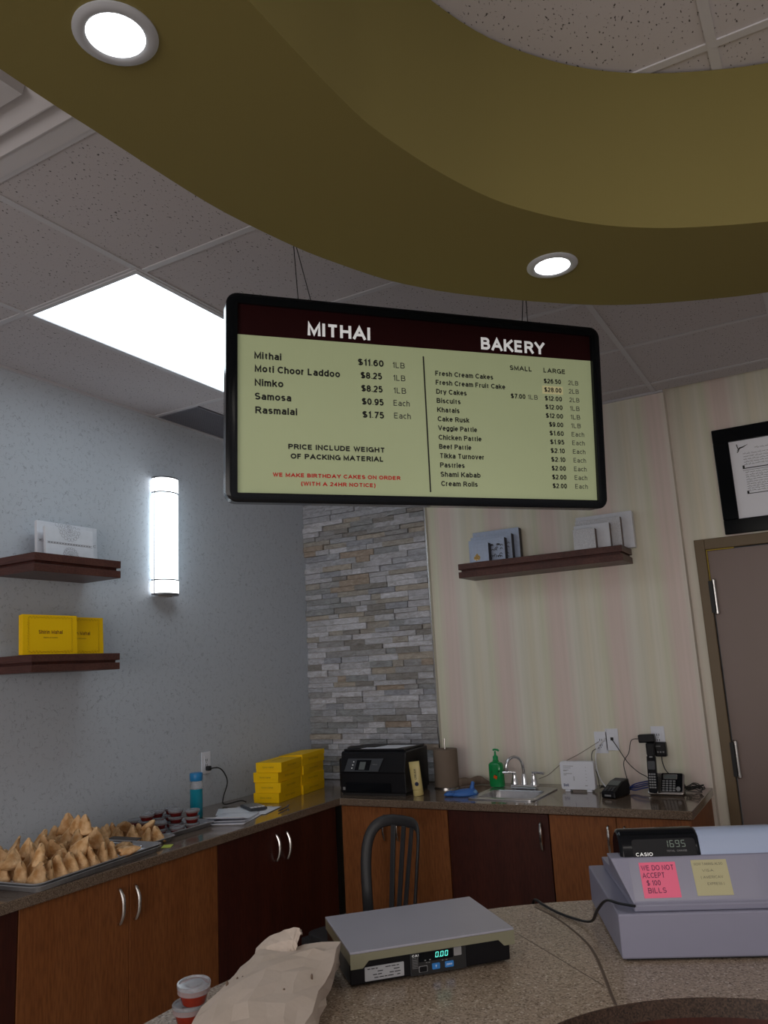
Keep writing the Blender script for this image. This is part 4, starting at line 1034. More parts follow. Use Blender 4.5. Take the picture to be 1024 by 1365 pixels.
def samosa_mesh(seed):
    random.seed(seed); bm = bmesh.new(); n = 16; R = []
    prof = [(0, .66), (.05, .93), (.13, 1.0), (.30, .90), (.48, .74), (.66, .55), (.82, .35), (.94, .18), (1.0, .07)]
    hh = .078; sx = random.uniform(.94, 1.10); lean = random.uniform(-.016, .016); dent = random.uniform(.1, .25)
    for q, s in prof:
        ring = []
        for k in range(n):
            a = 2*PI*k/n
            ca, sa = math.cos(a), math.sin(a)
            e = .72                                           # squarish lens section with sharp side seams
            x = .042*sx*s*math.copysign(abs(ca)**1.15, ca)
            y = .0215*(s**.75)*(1.05-.35*q)*math.copysign(abs(sa)**e, sa)*(1-dent*abs(ca)) + (.004 if k < n/2 else -.002)*math.sin(q*5+seed)
            j = .0026 if 0 < q < 1 else .0006
            ring.append(bm.verts.new((x+lean*q+random.uniform(-j, j), y+random.uniform(-j, j), q*hh+random.uniform(-j, j))))
        R.append(ring)
    for a, b in zip(R, R[1:]):
        for k in range(n): bm.faces.new((a[k], a[(k+1) % n], b[(k+1) % n], b[k]))
    bm.faces.new(R[0][::-1]); bm.faces.new(R[-1])
    bmesh.ops.recalc_face_normals(bm, faces=bm.faces[:])
    me = bpy.data.meshes.new('samosa'); bm.to_mesh(me); bm.free()
    for p in me.polygons: p.use_smooth = True
    me.materials.append(SAMOSA)
    # crimped seam along the base: a wavy ridge
    m = MB(); pts = []
    for k in range(15):
        q = k/14; pts.append((-.041+.082*q, .004*math.sin(k*1.9), .003+.006*math.sin(PI*q)+.0015*math.sin(k*2.7)))
    m.tube(pts, .0045, 6, flat=1.3, rr=[.0035+.0015*((k) % 2) for k in range(15)])
    bmesh.ops.recalc_face_normals(m.bm, faces=m.bm.faces[:])
    me2 = bpy.data.meshes.new('seam'); m.bm.to_mesh(me2); m.bm.free(); me2.materials.append(CRUST)
    for p in me2.polygons: p.use_smooth = True
    return me, me2
SM = [samosa_mesh(s) for s in (1, 2, 3, 4, 5)]
def samosa(x, y, z, rz, rx, ry, label, group, k, s=1.0):
    o = bpy.data.objects.new('samosa', None); COL.objects.link(o); o.empty_display_size = .02
    o.location = (x, y, z); o.rotation_euler = (rx, ry, rz); o.scale = (s, s, s); tag(o, label, 'samosa', group)
    a = bpy.data.objects.new('pastry', SM[k % 5][0]); COL.objects.link(a); a.parent = o
    b = bpy.data.objects.new('crimped_seam', SM[k % 5][1]); COL.objects.link(b); b.parent = o
random.seed(17)
k = 0
c_, s_ = math.cos(.093), math.sin(.093)
def t1(u, v): return (.395+u*c_-v*s_, -2.285+u*s_+v*c_)
LB1, GR1 = 'golden fried samosa in the big heap on the long nested trays', 'samosas heaped on the long trays'
# bottom layer: rows of pastries standing back to back
ends = [.105, .185, .185, .16, .12]
for i, u in enumerate([.166, .083, .0, -.083, -.160]):
    v = -.288+random.uniform(0, .02)
    while v < ends[i]:
        x, y = t1(u+random.uniform(-.005, .005), v)
        samosa(x, y, .9345, .093+random.uniform(-.30, .30), random.uniform(-.16, .20), random.uniform(-.10, .10), 'golden fried samosa standing in the front row along the rim of the long trays' if i == 0 else 'golden fried samosa standing in the rows behind the front one in the long trays', GR1, k, random.uniform(.90, 1.04)); k += 1
        v += random.uniform(.047, .056)
for u, v in [(.125, -.235), (.125, -.06), (.04, -.27), (.04, .10), (-.04, .14), (.045, .02), (-.04, .05), (.045, -.07), (-.04, -.04), (-.12, .08), (-.12, -.02), (-.04, -.14), (-.12, -.13), (.04, -.16), (-.04, -.24), (.10, .07)]:
    x, y = t1(u, v)
    samosa(x, y, .982, random.uniform(-.9, 1.4), random.choice([-.5, -.25, .2, .45])+random.uniform(-.1, .1), random.uniform(-.3, .3), 'golden fried samosa lying on top of the rows in the long trays', GR1, k, random.uniform(.92, 1.06)); k += 1
for u, v, wh in [(.0, .07, 'middle'), (-.07, .09, 'rear'), (.045, .06, 'front')]:
    x, y = t1(u, v); samosa(x, y, 1.028, random.uniform(-.5, 1.2), random.uniform(-.3, .3), random.uniform(-.2, .2), wh+' one of the three samosas at the peak of the long tray heap', GR1, k, 1.0); k += 1
for u, v, a, wh in [(.165, .165, .5, 'middle'), (.10, .225, 1.2, 'far'), (.19, .12, 2.2, 'near')]:
    x, y = t1(u, v); samosa(x, y, .953, a, 1.35, 0, wh+' one of the three samosas lying flat beside the bare paper liner', GR1, k, .95); k += 1
def t2_(u, v): return (.300+u*c_-v*s_, -1.858+u*s_+v*c_)
LB2, GR2 = 'golden fried samosa in the small row behind the long tray', 'samosas on the small tray'
for row, us in ((.048, (-.14, -.06, .02, .10)), (.005, (-.15, -.07, .01, .09, .155)), (-.040, (-.11, -.03, .05, .13))):
    for u in us:
        x, y = t2_(u+random.uniform(-.006, .006), row); samosa(x, y, .9235, .093+random.uniform(-.3, .3), random.uniform(-.15, .15), random.uniform(-.12, .12), LB2, GR2, k, .88); k += 1
for u, v in [(.07, .02), (-.05, .03)]:
    x, y = t2_(u, v); samosa(x, y, .968, random.uniform(0, 3.1), .9, .2, LB2, GR2, k, .85); k += 1
# tongs
t = thing('serving_tongs', 'steel serving tongs lying across the far end of the long samosa tray', 'tongs', (0, 0, 0))
for s2 in (-1, 1):
    MB().tube(catmull([(.190, -2.005, .951), (.30, -2.015+s2*.012, .953), (.44, -2.04+s2*.020, .956), (.575, -2.062+s2*.016, .958)], 6), .006, 8, flat=.4).build('arm', CHROME, t, smooth=2)
    MB().box(.19-.03, .19+.01, -2.012+s2*.012-.010, -2.012+s2*.012+.010, .948, .952, rot=Matrix.Rotation(.1, 3, 'Y')).build('tip', CHROME, t, bevel=.001)
t = MB().box(-.10, .06, -.035, .045, 0, .004, rot=Matrix.Rotation(.1, 3, 'X')).build('dark_napkin', mat('dark_napkin', (.10, .085, .08), .8), None, bevel=.001)
t.location = (.37, -1.955, .9475); t.rotation_euler = (0, 0, .05)
tag(t, 'dark folded napkin between the tongs and the small samosa tray', 'napkin')
o = MB().prism([(-.018, -.03), (.022, -.028), (.018, .03), (-.022, .028)], 0, .001).build('sticky_note', LIMEN); o.location = (.545, -1.875, .9207); o.rotation_euler = (0, 0, .5)
tag(o, 'small lime sticky note on the worktop beside the samosa trays', 'note')

def cup(label, loc, group, R=.035, h_=.029, sauce=SAUCE, lidmat=LIDC, tilt=(0, 0), frac=.62):
    t = thing('sauce_cup', label, 'sauce cup', loc, random.uniform(0, 3), group); t.rotation_euler = (tilt[0], tilt[1], t.rotation_euler[2])
    b = R*.72
    MB().lathe([(b*.96, .0), (b, .002), (b+(R-b)*.85, h_*.80)], n=24).build('sauce', sauce, t, smooth=True)
    MB().lathe([(b+(R-b)*.84+.0006, h_*.55), (R*.975, h_*.93), (R*.98, h_*.95)], n=24, cap=False).build('cup', CLEAR, t, smooth=True)
    MB().lathe([(R*.985, h_*.80), (R, h_*.82), (R*1.005, h_*.97), (R*.97, h_), (R*.88, h_*1.0), (R*.84, h_*.93), (R*.55, h_*.93), (R*.50, h_*.98), (R*.12, h_*.98)], n=24).build('lid', lidmat, t, smooth=True)
    return t
CP = [('E', .385, -1.652, 1, 'single red sauce cup at the front of the cup tray'),
      ('C', .335, -1.713, 2, 'front stack next to the small samosa tray'),
      ('B', .245, -1.705, 3, 'tall left stack behind the small samosas'),
      ('A', .162, -1.690, 2, 'leftmost stack touching the wall side'),
      ('D', .232, -1.622, 3, 'middle stack in the back row'),
      ('F', .312, -1.583, 3, 'stack between the middle and the bottle'),
      ('G', .390, -1.560, 3, 'stack nearest the blue-capped bottle'),
      ('H', .240, -1.540, 3, 'hindmost stack by the wall')]
pos = {1: ['only'], 2: ['lower', 'upper'], 3: ['lowest', 'middle', 'topmost']}
for nm, x, y, n, lb in CP:
    for j in range(n):
        l2 = lb if n == 1 else '%s lidded red sauce cup of the %s' % (pos[n][j], lb)
        cup(l2, (x+random.uniform(-.002, .002), y+random.uniform(-.002, .002), .9222+.0295*j), 'red sauce cups on the dark tray')
# two cups on the service counter
cup('lower lidded red sauce cup of the pair beside the paper bag', (1.869, -3.146, .9205), None, .0345, .0385, SAUCE2)
cup('upper lidded red sauce cup of the pair beside the paper bag', (1.881, -3.145, .9605), None, .0345, .0385, SAUCE2, tilt=(.05, .05))

# ================================================================== MODEM, TERMINAL, PHONE, CABLES
t = thing('modem', 'white upright internet modem on the back worktop right of the sink', 'modem', (1.755, -.240, .9205), .02)
MB().prism(rrect(0, .180, .010, .152, .012), 0, .040).build('case', WHITEP, t, bevel=.003)
o = [c for c in t.children][0]; o.rotation_euler = (PI/2, 0, 0); o.location = (0, .04, 0)
for xx in (.02, .135): MB().box(xx, xx+.028, -.004, .045, 0, .010).build('foot', WHITEP, t, bevel=.002)
F = lambda x, z: fr((x, -.0006, z), (1, 0, 0), (0, 0, 1))
text('Bell', 'lettering', mat('navy_logo', (.01, .03, .16), .5), t, F(.014, .026), .026, .014, .02)
m = MB()
for z0, L in ((.128, .055), (.118, .04), (.108, .028), (.103, .018), (.090, .045), (.083, .015)): m.box(.018, .018+L, -.0008, 0, z0, z0+.0022)
m.box(.070, .0725, -.0008, 0, .056, .078)
for z0 in (.122, .105, .088, .072, .056): m.box(.135, .139, -.0008, 0, z0, z0+.002)
m.box(.128, .140, -.0008, 0, .030, .0325)
m.build('printed_text', MIDGREY, t)
t = thing('card_terminal', 'small black card payment terminal between the modem and the telephone', 'card terminal', (2.062, -.33, .9205), -.25)
MB().prismx([(-.08, 0), (-.08, .030), (.02, .070), (.075, .078), (.08, .0)], -.038, .038).build('body', BLACK, t, bevel=.006)
MB().prism(rrect(-.028, .028, -.012, .030, .004), 0, .002).build('screen', LCD, t)
o = t.children[-1]; o.location = (0, -.01, .0585); o.rotation_euler = (.38, 0, 0)
m = MB()
for i in range(3):
    for j in range(4): m.box(-.024+.018*i, -.012+.018*i, -.028+.010*j, -.021+.010*j, 0, .003)
o = m.build('keypad', DKGREY, t); o.location = (0, -.045, .0445); o.rotation_euler = (.38, 0, 0)
MB().box(-.018, .016, -.0815, -.0795, .010, .018).build('logo', MIDGREY, t)

t = thing('telephone', 'black and silver cordless telephone base with keypad and upright handset', 'telephone', (2.207, -.285, .9205), 0)
sl = Matrix.Translation((0, 0, .009)) @ Matrix.Rotation(math.radians(52), 4, 'X')
def tilted(poly, th, z=0): 
    m = MB(); m.prism(poly, z, z+th); m.bm.transform(sl); return m
tilted(rrect(0, .172, 0, .115, .012), .014, -.014).build('base', NICKEL, t, bevel=.004)
tilted(rrect(.064, .164, .012, .112, .006), .004, -.001).build('keypad_panel', BLACKG, t, bevel=.001)
tilted(rrect(.072, .140, .078, .104, .003), .0015, .003).build('display_frame', NICKEL, t)
tilted(rrect(.076, .136, .081, .101, .002), .002, .0035).build('display', LCD, t)
m = MB()
for i in range(4):
    for j in range(5): m.prism(rrect(.070+.0165*i, .082+.0165*i, .014+.0125*j, .021+.0125*j, .001, 2), .003, .0055)
m.prism([(.146+.010*math.cos(a), .026+.012*math.sin(a)) for a in [2*PI*k/16 for k in range(16)]], .003, .006)
m.bm.transform(sl); m.build('keypad', MIDGREY, t)
MB().box(.01, .165, .012, .085, 0, .010).build('foot', BLACKM, t)
hs = MB(); hs.prism(rrect(.012, .056, .0, .180, .012), 0, .024); hs.bm.transform(Matrix.Translation((0, -.006, .012)) @ Matrix.Rotation(math.radians(78), 4, 'X'))
hh_ = hs.build('handset', BLACKG, t, bevel=.004)
FH = Matrix.Translation((0, -.006, .012)) @ Matrix.Rotation(math.radians(78), 4, 'X')
m = MB(); m.prism(rrect(.017, .051, .110, .150, .004), .022, .0255); m.bm.transform(FH); m.build('screen', DKGREY, hh_)
m = MB()
for i in range(3):
    for j in range(6): m.prism(rrect(.018+.0115*i, .027+.0115*i, .022+.0125*j, .029+.0125*j, .0015, 2), .022, .0265)
m.prism(rrect(.027, .042, .167, .173, .001, 2), .022, .0265)
m.bm.transform(FH); m.build('keypad', MIDGREY, hh_)

t = thing('wall_adapter', 'pair of black power adapters plugged into the outlet above the telephone', 'adapter', (0, 0, 0))
MB().box(2.141, 2.226, -.075, -.035, 1.150, 1.192, rot=Matrix.Rotation(-.04, 3, 'Y')).build('upper_adapter', BLACK, t, bevel=.006)
MB().box(2.176, 2.222, -.078, -.040, 1.082, 1.150).build('middle_adapter', BLACK, t, bevel=.008)
MB().box(2.214, 2.272, -.045, -.008, 1.076, 1.149).build('lower_adapter', BLACK, t, bevel=.005)
m = MB()
for k in range(3): m.box(2.226+.014*k, 2.234+.014*k, -.0462, -.0448, 1.096, 1.104)
m.box(2.220, 2.246, -.0462, -.0448, 1.128, 1.131); m.build('printed_text', MIDGREY, t)
def cable(name, label, pts, r, mt, cat='cable', n=6):
    return tag(MB().tube(catmull(pts, 7), r, n).build(name, mt, None, smooth=2), label, cat)
cable('power_cable', 'black cable looping left from the top adapter down to the card terminal', [(2.143, -.055, 1.168), (2.10, -.05, 1.160), (2.085, -.07, 1.10), (2.055, -.08, 1.05), (2.07, -.12, .99), (2.105, -.20, .935), (2.10, -.245, .945)], .0022, BLACKM)
cable('phone_cable', 'black phone cable from the wall jack down to the telephone handset base', [(1.987, -.012, 1.160), (2.01, -.03, 1.135), (2.07, -.06, 1.05), (2.13, -.10, 1.005), (2.185, -.16, .99), (2.205, -.20, .97)], .0022, BLACKM)
cable('white_cable', 'white cable hanging from the left wall plate to the card terminal', [(1.952, -.015, 1.165), (1.915, -.06, 1.12), (1.912, -.10, 1.05), (1.94, -.16, .985), (1.99, -.23, .945), (2.02, -.28, .950)], .0036, WHITECABLE)
cable('short_cable', 'short black cable from the left wall plate behind the modem', [(1.915, -.012, 1.118), (1.880, -.03, 1.10), (1.878, -.05, 1.05), (1.91, -.09, .99), (1.93, -.14, .935)], .002, BLACKM)
cable('beige_cable', 'thin beige wire running from the faucet behind the modem to the wall plate', [(1.915, -.010, 1.150), (1.80, -.015, 1.085), (1.70, -.02, 1.035), (1.62, -.03, .975), (1.57, -.06, .955)], .0018, TAUPECABLE)
cable('lower_adapter_cable', 'black cable from the lower adapter down to the telephone base', [(2.243, -.03, 1.076), (2.248, -.05, 1.05), (2.265, -.09, 1.02), (2.29, -.13, 1.00), (2.30, -.17, .985)], .0026, BLACKM)
for k, (dz, dy) in enumerate(((0, 0), (.010, .012), (.020, .0), (.028, .014))):
    cable('network_cable', ['lowest', 'second lowest', 'second highest', 'highest'][k]+' strand of the blue network cable left of the telephone', [(2.10, -.20+dy, .935+dz*.3), (2.13, -.21+dy, .932+dz), (2.165, -.20+dy, .940+dz), (2.20, -.18+dy, .945+dz)], .0035, BLUECABLE)['group'] = 'blue network cable strands'
random.seed(9)
t = thing('cable_tangle', 'tangle of thin black wires at the right end of the back worktop', 'cable', (2.41, -.17, .9205))
for k in range(6):
    c0 = (random.uniform(-.02, .02), random.uniform(-.03, .03)); P = []
    for i in range(13):
        a = 2*PI*i/12+k; P.append((c0[0]+random.uniform(.028, .048)*math.cos(a), c0[1]+random.uniform(.02, .04)*math.sin(a), .006+.004*k+random.uniform(0, .018)))
    MB().tube(catmull(P, 4), .0020, 5).build('wire_loop', BLACKM, t, smooth=2)
MB().tube(catmull([(-.03, 0, .01), (-.045, .0, .04), (-.035, .0, .02), (.0, 0, .03), (.04, 0, .035), (.05, 0, .02), (.02, 0, .008)], 5), .002, 5).build('wire_loop', BLACKM, t, smooth=2)
t = thing('cable_tangle', 'black wires lying between the modem and the card terminal', 'cable', (1.99, -.16, .9205))
for k in range(4):
    P = [(-.045+.03*i+random.uniform(-.01, .01), random.uniform(-.02, .02), .005+random.uniform(0, .02)) for i in range(5)]
    MB().tube(catmull(P, 4), .0025, 5).build('wire_loop', BLACKM, t, smooth=2)

# ================================================================== CHAIR
t = thing('plastic_chair', 'dark grey moulded plastic chair with slatted arched back behind the service counter', 'chair', (1.132, -.957, 0), 0)
CH = t
def bp_(s, z):       # back surface: s = signed width along the arc, z height; local y back
    R = .28; a = s/R
    return Vector((R*math.sin(a), R*math.cos(a)-R+(z-.45)*.16, z))
def backrail():
    P = []
    for k in range(41):
        q = k/40; a = PI*q
        z = .43+.437*abs(math.sin(a))**.50; s = -(.172+.068*(z-.43)/.44)*math.copysign(abs(math.cos(a))**.50, math.cos(a))
        P.append((s, z))
    return P
P = backrail(); bm = bmesh.new(); R = []
for i, (s, z) in enumerate(P):
    c = bp_(s, z)
    s0, z0 = P[max(0, i-1)]; s1, z1 = P[min(40, i+1)]
    tv = (bp_(s1, z1)-bp_(s0, z0)).normalized(); nv = Vector((math.sin(s/.28), math.cos(s/.28), 0)); nv = (nv-tv*nv.dot(tv)).normalized(); wv = tv.cross(nv).normalized()
    hw, th = .027, .008
    ring = []
    for k in range(10):
        a = 2*PI*k/10; ring.append(bm.verts.new(c+wv*hw*math.cos(a)+nv*th*math.sin(a)))
    R.append(ring)
for a, b in zip(R, R[1:]):
    for k in range(10): bm.faces.new((a[k], a[(k+1) % 10], b[(k+1) % 10], b[k]))
bm.faces.new(R[0][::-1]); bm.faces.new(R[-1]); mb = MB(); mb.bm = bm; mb.build('back_frame', CHAIRM, CH, smooth=2)
for s in (-.062, 0.0, .062):
    bm = bmesh.new(); R = []
    for i in range(9):
        q = i/8; z = .44+.405*q; ss = s*(.75+.35*q); c = bp_(ss, z); nv = Vector((math.sin(ss/.28), math.cos(ss/.28), 0)); wv = Vector((nv.y, -nv.x, 0))
        R.append([bm.verts.new(c+wv*a+nv*b) for a, b in ((-.0135, -.005), (.0135, -.005), (.0135, .005), (-.0135, .005))])
    for a, b in zip(R, R[1:]):
        for k in range(4): bm.faces.new((a[k], a[(k+1) % 4], b[(k+1) % 4], b[k]))
    bm.faces.new(R[0][::-1]); bm.faces.new(R[-1]); mb = MB(); mb.bm = bm; mb.build('back_slat', CHAIRM, CH, bevel=.002)
MB().prism(rrect(-.19, .19, -.42, -.01, .06), .415, .440).build('seat', CHAIRM, CH, bevel=.006)
for sx, y0, y1 in ((-1, -.40, -.43), (1, -.40, -.43), (-1, -.03, .05), (1, -.03, .05)):
    bm = bmesh.new(); R = []
    for q in (0, .5, 1):
        z = .42*(1-q); x = sx*(.165+.03*q); y = y0+(y1-y0)*q; w_ = .028-.010*q
        R.append([bm.verts.new((x+a*w_, y+b*w_, z)) for a, b in ((-1, -1), (1, -1), (1, 1), (-1, 1))])
    for a, b in zip(R, R[1:]):
        for k in range(4): bm.faces.new((a[k], a[(k+1) % 4], b[(k+1) % 4], b[k]))
    bm.faces.new(R[0]); bm.faces.new(R[-1]); mb = MB(); mb.bm = bm; mb.build('leg', CHAIRM, CH, bevel=.003)
CH.rotation_euler = (0, 0, math.radians(-20))

# ================================================================== SERVICE COUNTER
ccx, ccy, R0, R1 = 2.95, -3.10, .466, 1.166
def arc(cx, cy, r, a0, a1, n): return [(cx+r*math.cos(math.radians(a0+(a1-a0)*k/n)), cy+r*math.sin(math.radians(a0+(a1-a0)*k/n))) for k in range(n+1)]
outer_c = [(ccx-R1, -4.3)]+arc(ccx, ccy, R1, 180, 82, 48)+[(3.6, ccy+R1-.01)]
inner_c = [(3.6, -2.607)]+arc(2.98, -3.07, R0-.002, 84, 180, 40)+[(2.98-R0, -4.3)]
poly = outer_c+inner_c
def ngon_prism(poly, z0, z1):
    bm = bmesh.new(); a = [bm.verts.new((x, y, z0)) for x, y in poly]; b = [bm.verts.new((x, y, z1)) for x, y in poly]; n = len(poly)
    for i in range(n): bm.faces.new((a[i], a[(i+1) % n], b[(i+1) % n], b[i]))
    f1 = bm.faces.new(a[::-1]); f2 = bm.faces.new(b); bmesh.ops.triangulate(bm, faces=[f1, f2]); mb = MB(); mb.bm = bm; return mb
sc_ = thing('service_counter', 'curved tan speckled service counter in the foreground', 'counter')
ngon_prism(poly, .884, .92).build('top', COUNTER, sc_)
# dark speckled band on the inner (customer side) vertical edge and the outer edge
def strip(line, off, z0, z1, nm, mt):
    bm = bmesh.new(); n = len(line); O = []
    for i, (x, y) in enumerate(line):
        x0, y0 = line[max(0, i-1)]; x1, y1 = line[min(n-1, i+1)]; dx, dy = x1-x0, y1-y0; L = math.hypot(dx, dy); O.append((x-dy/L*off, y+dx/L*off))
    A_ = [[bm.verts.new((*p, zz)) for p in ln] for ln, zz in ((line, z0), (line, z1), (O, z1), (O, z0))]
    for a in range(4):
        b = (a+1) % 4
        for i in range(n-1): bm.faces.new((A_[a][i], A_[a][i+1], A_[b][i+1], A_[b][i]))
    bm.faces.new([A_[k][0] for k in range(4)]); bm.faces.new([A_[k][-1] for k in range(4)]); mb = MB(); mb.bm = bm; return mb.build(nm, mt, sc_)
strip(inner_c, .003, .8835, .9195, 'edge_band', COUNTEREDGE)
strip(outer_c, .003, .8835, .9195, 'edge_band', COUNTER)
base_o = [(ccx-R1+.03, -4.3)]+arc(ccx, ccy, R1-.03, 180, 82, 48)+[(3.6, ccy+R1-.04)]
base_i = [(3.6, -2.64)]+arc(2.98, -3.07, R0+.03, 84, 180, 40)+[(2.98-R0-.03, -4.3)]
ngon_prism(base_o+base_i, 0, .884).build('base', DARKWOOD, sc_)
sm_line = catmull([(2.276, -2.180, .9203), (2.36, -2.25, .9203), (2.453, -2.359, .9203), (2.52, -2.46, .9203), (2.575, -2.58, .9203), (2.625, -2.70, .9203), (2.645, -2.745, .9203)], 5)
MB().tube(sm_line, .0035, 4, flat=.12).build('curved_dark_line', DARKLINE, sc_)  # flat dark line curving across the counter top
MB().tube([(2.316, -2.414, .9202), (2.60, -2.66, .9202)], .0012, 4, flat=.4).build('straight_seam', DARKLINE, sc_)

# ---- weighing scale
ang = math.atan2(.275, .273)
t = thing('weighing_scale', 'black weighing scale with a flat steel platter on the service counter', 'scale', (2.093, -2.877, .9205), ang)
# local x along the display face, y away from the viewer
for fx in (.03, .35):
    for fy in (.04, .23): MB().lathe([(.012, 0), (.012, .006)], (fx, fy, 0), 12).build('foot', BLACKM, t)
MB().prismx([(0, .005), (-.003, .056), (.006, .064), (.254, .064), (.258, .005)], 0, .387).build('body', BLACK, t, bevel=.004)
MB().box(.05, .34, .03, .22, .064, .0745).build('load_spider', BLACKM, t)
MB().box(-.002, .393, -.018, .264, .0745, .0795).build('platter', PLATE, t, bevel=.001)
pl = MB()
pl.prismx([(-.0185, .058), (-.0185, .0745), (-.016, .0745), (-.016, .058)], .040, .352)
for a, b in ((-.002, .040), (.352, .393)):
    x0, x1 = (a, b)
    poly_ = [(x0, .044), (x0, .0745), (x1, .0745), (x1, .058), (x1-.014, .044)] if a < 0 else [(x0, .058), (x0, .0745), (x1, .0745), (x1, .044), (x0+.014, .044)]
    bmq = pl.bm; f1 = [bmq.verts.new((x, -.0185, z)) for x, z in poly_]; f2 = [bmq.verts.new((x, -.016, z)) for x, z in poly_]
    n = len(poly_)
    for i in range(n): bmq.faces.new((f1[i], f1[(i+1) % n], f2[(i+1) % n], f2[i]))
    bmq.faces.new(f1[::-1]); bmq.faces.new(f2)
pl.box(-.002, .0005, -.016, .262, .052, .0745).box(.3905, .393, -.016, .262, .052, .0745)
pl.build('platter_skirt', PLATEEDGE, t)
# front panel frame: face runs from (0,.008) to (-.004,.060)
FP = fr((.002, -.0003, .0055), (1, 0, 0), (0, -.059, .998)) @ Matrix.Diagonal((1.04, .80, 1, 1))
def fpoly(name, mt, x0, x1, y0, y1, th, parent=None, r=.002):
    m = MB(); m.prism(rrect(x0, x1, y0, y1, r, 3), 0, th); m.bm.transform(FP); return m.build(name, mt, parent or t)
# z of FP points towards the viewer (x × y = (1,0,0)×(0,-.077,.997) = (0,-.997,-.077))
pn = fpoly('display_panel', DKGREY, .133, .262, .0, .064, .0012)
fpoly('panel_face', BLACKM, .134, .261, .001, .063, .0018, pn)
fpoly('display', BLACKG, .152, .232, .034, .058, .0024, pn)
fpoly('label_sticker', MIDGREY, .234, .252, .037, .060, .0026, pn)
text('CAS', 'lettering', WHITEP2, t, FP @ Matrix.Translation((.137, .050, .0021)), .018, .0062, .03)
text('SW-1', 'lettering', MIDGREY, t, FP @ Matrix.Translation((.137, .0445, .0021)), .016, .0030, .02)
m = MB()
for i in range(6): m.box(.137, .150, .0405-.0042*i, .0415-.0042*i, .0018, .0022)
for x_ in (.165, .176): m.box(x_, x_+.0035, .036, .0385, .0024, .0028)
for x_ in (.168, .174, .205, .214): m.box(x_, x_+.004, .0295, .0310, .0018, .0022)
m.bm.transform(FP); m.build('small_print', MIDGREY, t)
def seg7(parent, F, digit, x, y, w_, h_, th, mt, slant=.1):
    on = {'0': 'abcdef', '1': 'bc', '6': 'acdefg', '9': 'abcdfg', '5': 'acdfg'}[digit]
    m = MB(); e = w_*.13
    S = {'a': (e, h_-th, w_-e, h_), 'd': (e, 0, w_-e, th), 'g': (e, h_/2-th/2, w_-e, h_/2+th/2), 'f': (0, h_/2+e*.5, th, h_-e*.5), 'b': (w_-th, h_/2+e*.5, w_, h_-e*.5), 'e': (0, e*.5, th, h_/2-e*.5), 'c': (w_-th, e*.5, w_, h_/2-e*.5)}
    for ch in on:
        x0, y0, x1, y1 = S[ch]; m.box(x+x0, x+x1, y+y0, y+y1, 0, .0003)
    for v in m.bm.verts: v.co.x += (v.co.y-y)*slant
    m.bm.transform(F); return m.build('digit', mt, parent)
for i, d in enumerate('000'): seg7(pn, FP @ Matrix.Translation((0, 0, .0026)), d, .190+.0105*i+(.001 if i else 0), .041, .0072, .0145, .0016, GREENLED)
m = MB().box(.1995, .2012, .041, .0425, .0026, .0029); m.bm.transform(FP); m.build('decimal_point', GREENLED, pn)
fpoly('button', BLACK, .153, .170, .008, .022, .0035, pn); fpoly('button_outline', MIDGREY, .1515, .1715, .0065, .0235, .0022, pn)
fpoly('blue_button', BLUEKEY, .182, .200, .010, .026, .0038, pn); fpoly('blue_button', BLUEKEY, .212, .232, .010, .026, .0038, pn)
text('ZERO', 'lettering', WHITEP2, t, FP @ Matrix.Translation((.215, .016, .0041)), .013, .004, .01)
text('T', 'lettering', WHITEP2, t, FP @ Matrix.Translation((.189, .015, .0041)), .004, .006, .01)
rp = fpoly('rating_plate', mat('silver_plate', (.42, .43, .46), .4), .030, .118, .006, .043, .0012)
m = MB(); random.seed(4)
for yy in (.036, .028, .020, .012):
    x_ = .036
    while x_ < .108:
        L = random.uniform(.004, .014)
        if random.random() < .6: m.box(x_, x_+L, yy, yy+.0022, .0012, .0015)
        x_ += L+.002
m.bm.transform(FP); m.build('small_print', BLACKP, rp)

# ---- cash register
rz = math.radians(24.0)
t = thing('cash_register', 'pale grey cash register with rear display and two sticky notes on it', 'cash register', (2.605, -2.512, .9205), rz)
MB().box(.012, .41, .012, .44, 0, .005).build('foot_plate', BLACKM, t)
MB().box(0, .43, 0, .455, .005, .102).build('cash_drawer', REGP, t, bevel=.004)
m = MB(); m.prismx([(.010, .1025), (.008, .118), (.014, .120), (.055, .212), (.10, .214), (.24, .15), (.43, .13), (.43, .1025)], .040, .405)
for v in m.bm.verts:
    if v.co.x < .2: v.co.x -= max(0, v.co.z-.12)*.40
m.build('body', REGP, t, bevel=.004)
def housing(x0, x1, k, nm, mt, bev):
    P = [(.057-k, .200), (.066-k, .230), (.074-k, .250+k), (.084, .261+k), (.102, .2655+k), (.125, .263+k), (.155, .248), (.17, .230), (.17, .190)]
    return MB().prismx(P, x0, x1).build(nm, mt, t, smooth=True, bevel=bev)
housing(.040, .405, 0, 'visor', REGD, .004)
dp = housing(.030, .222, .0025, 'display_housing', BLACKG, .008)
FD = fr((.030, .0540, .196), (1, 0, 0), (0, .0115, .040))
m = MB(); m.prism(rrect(.030, .180, .010, .056, .008), 0, .0012); m.bm.transform(FD); m.build('display_window', BLACK, dp, bevel=.0005)
for i, d in enumerate('1695'): seg7(dp, FD @ Matrix.Translation((0, 0, .0020)), d, .106+.0135*i, .036, .0095, .0155, .0016, DIMLED, .0)
text('CASIO', 'lettering', WHITEP2, dp, FD @ Matrix.Translation((.036, .018, .0020)), .040, .0080, .03)
text('TOTAL  CHANGE', 'lettering', MIDGREY, dp, FD @ Matrix.Translation((.110, .026, .0020)), .048, .004, .01)
FS = fr((0, .0142, .1205), (1, 0, 0), (0, .041, .092))
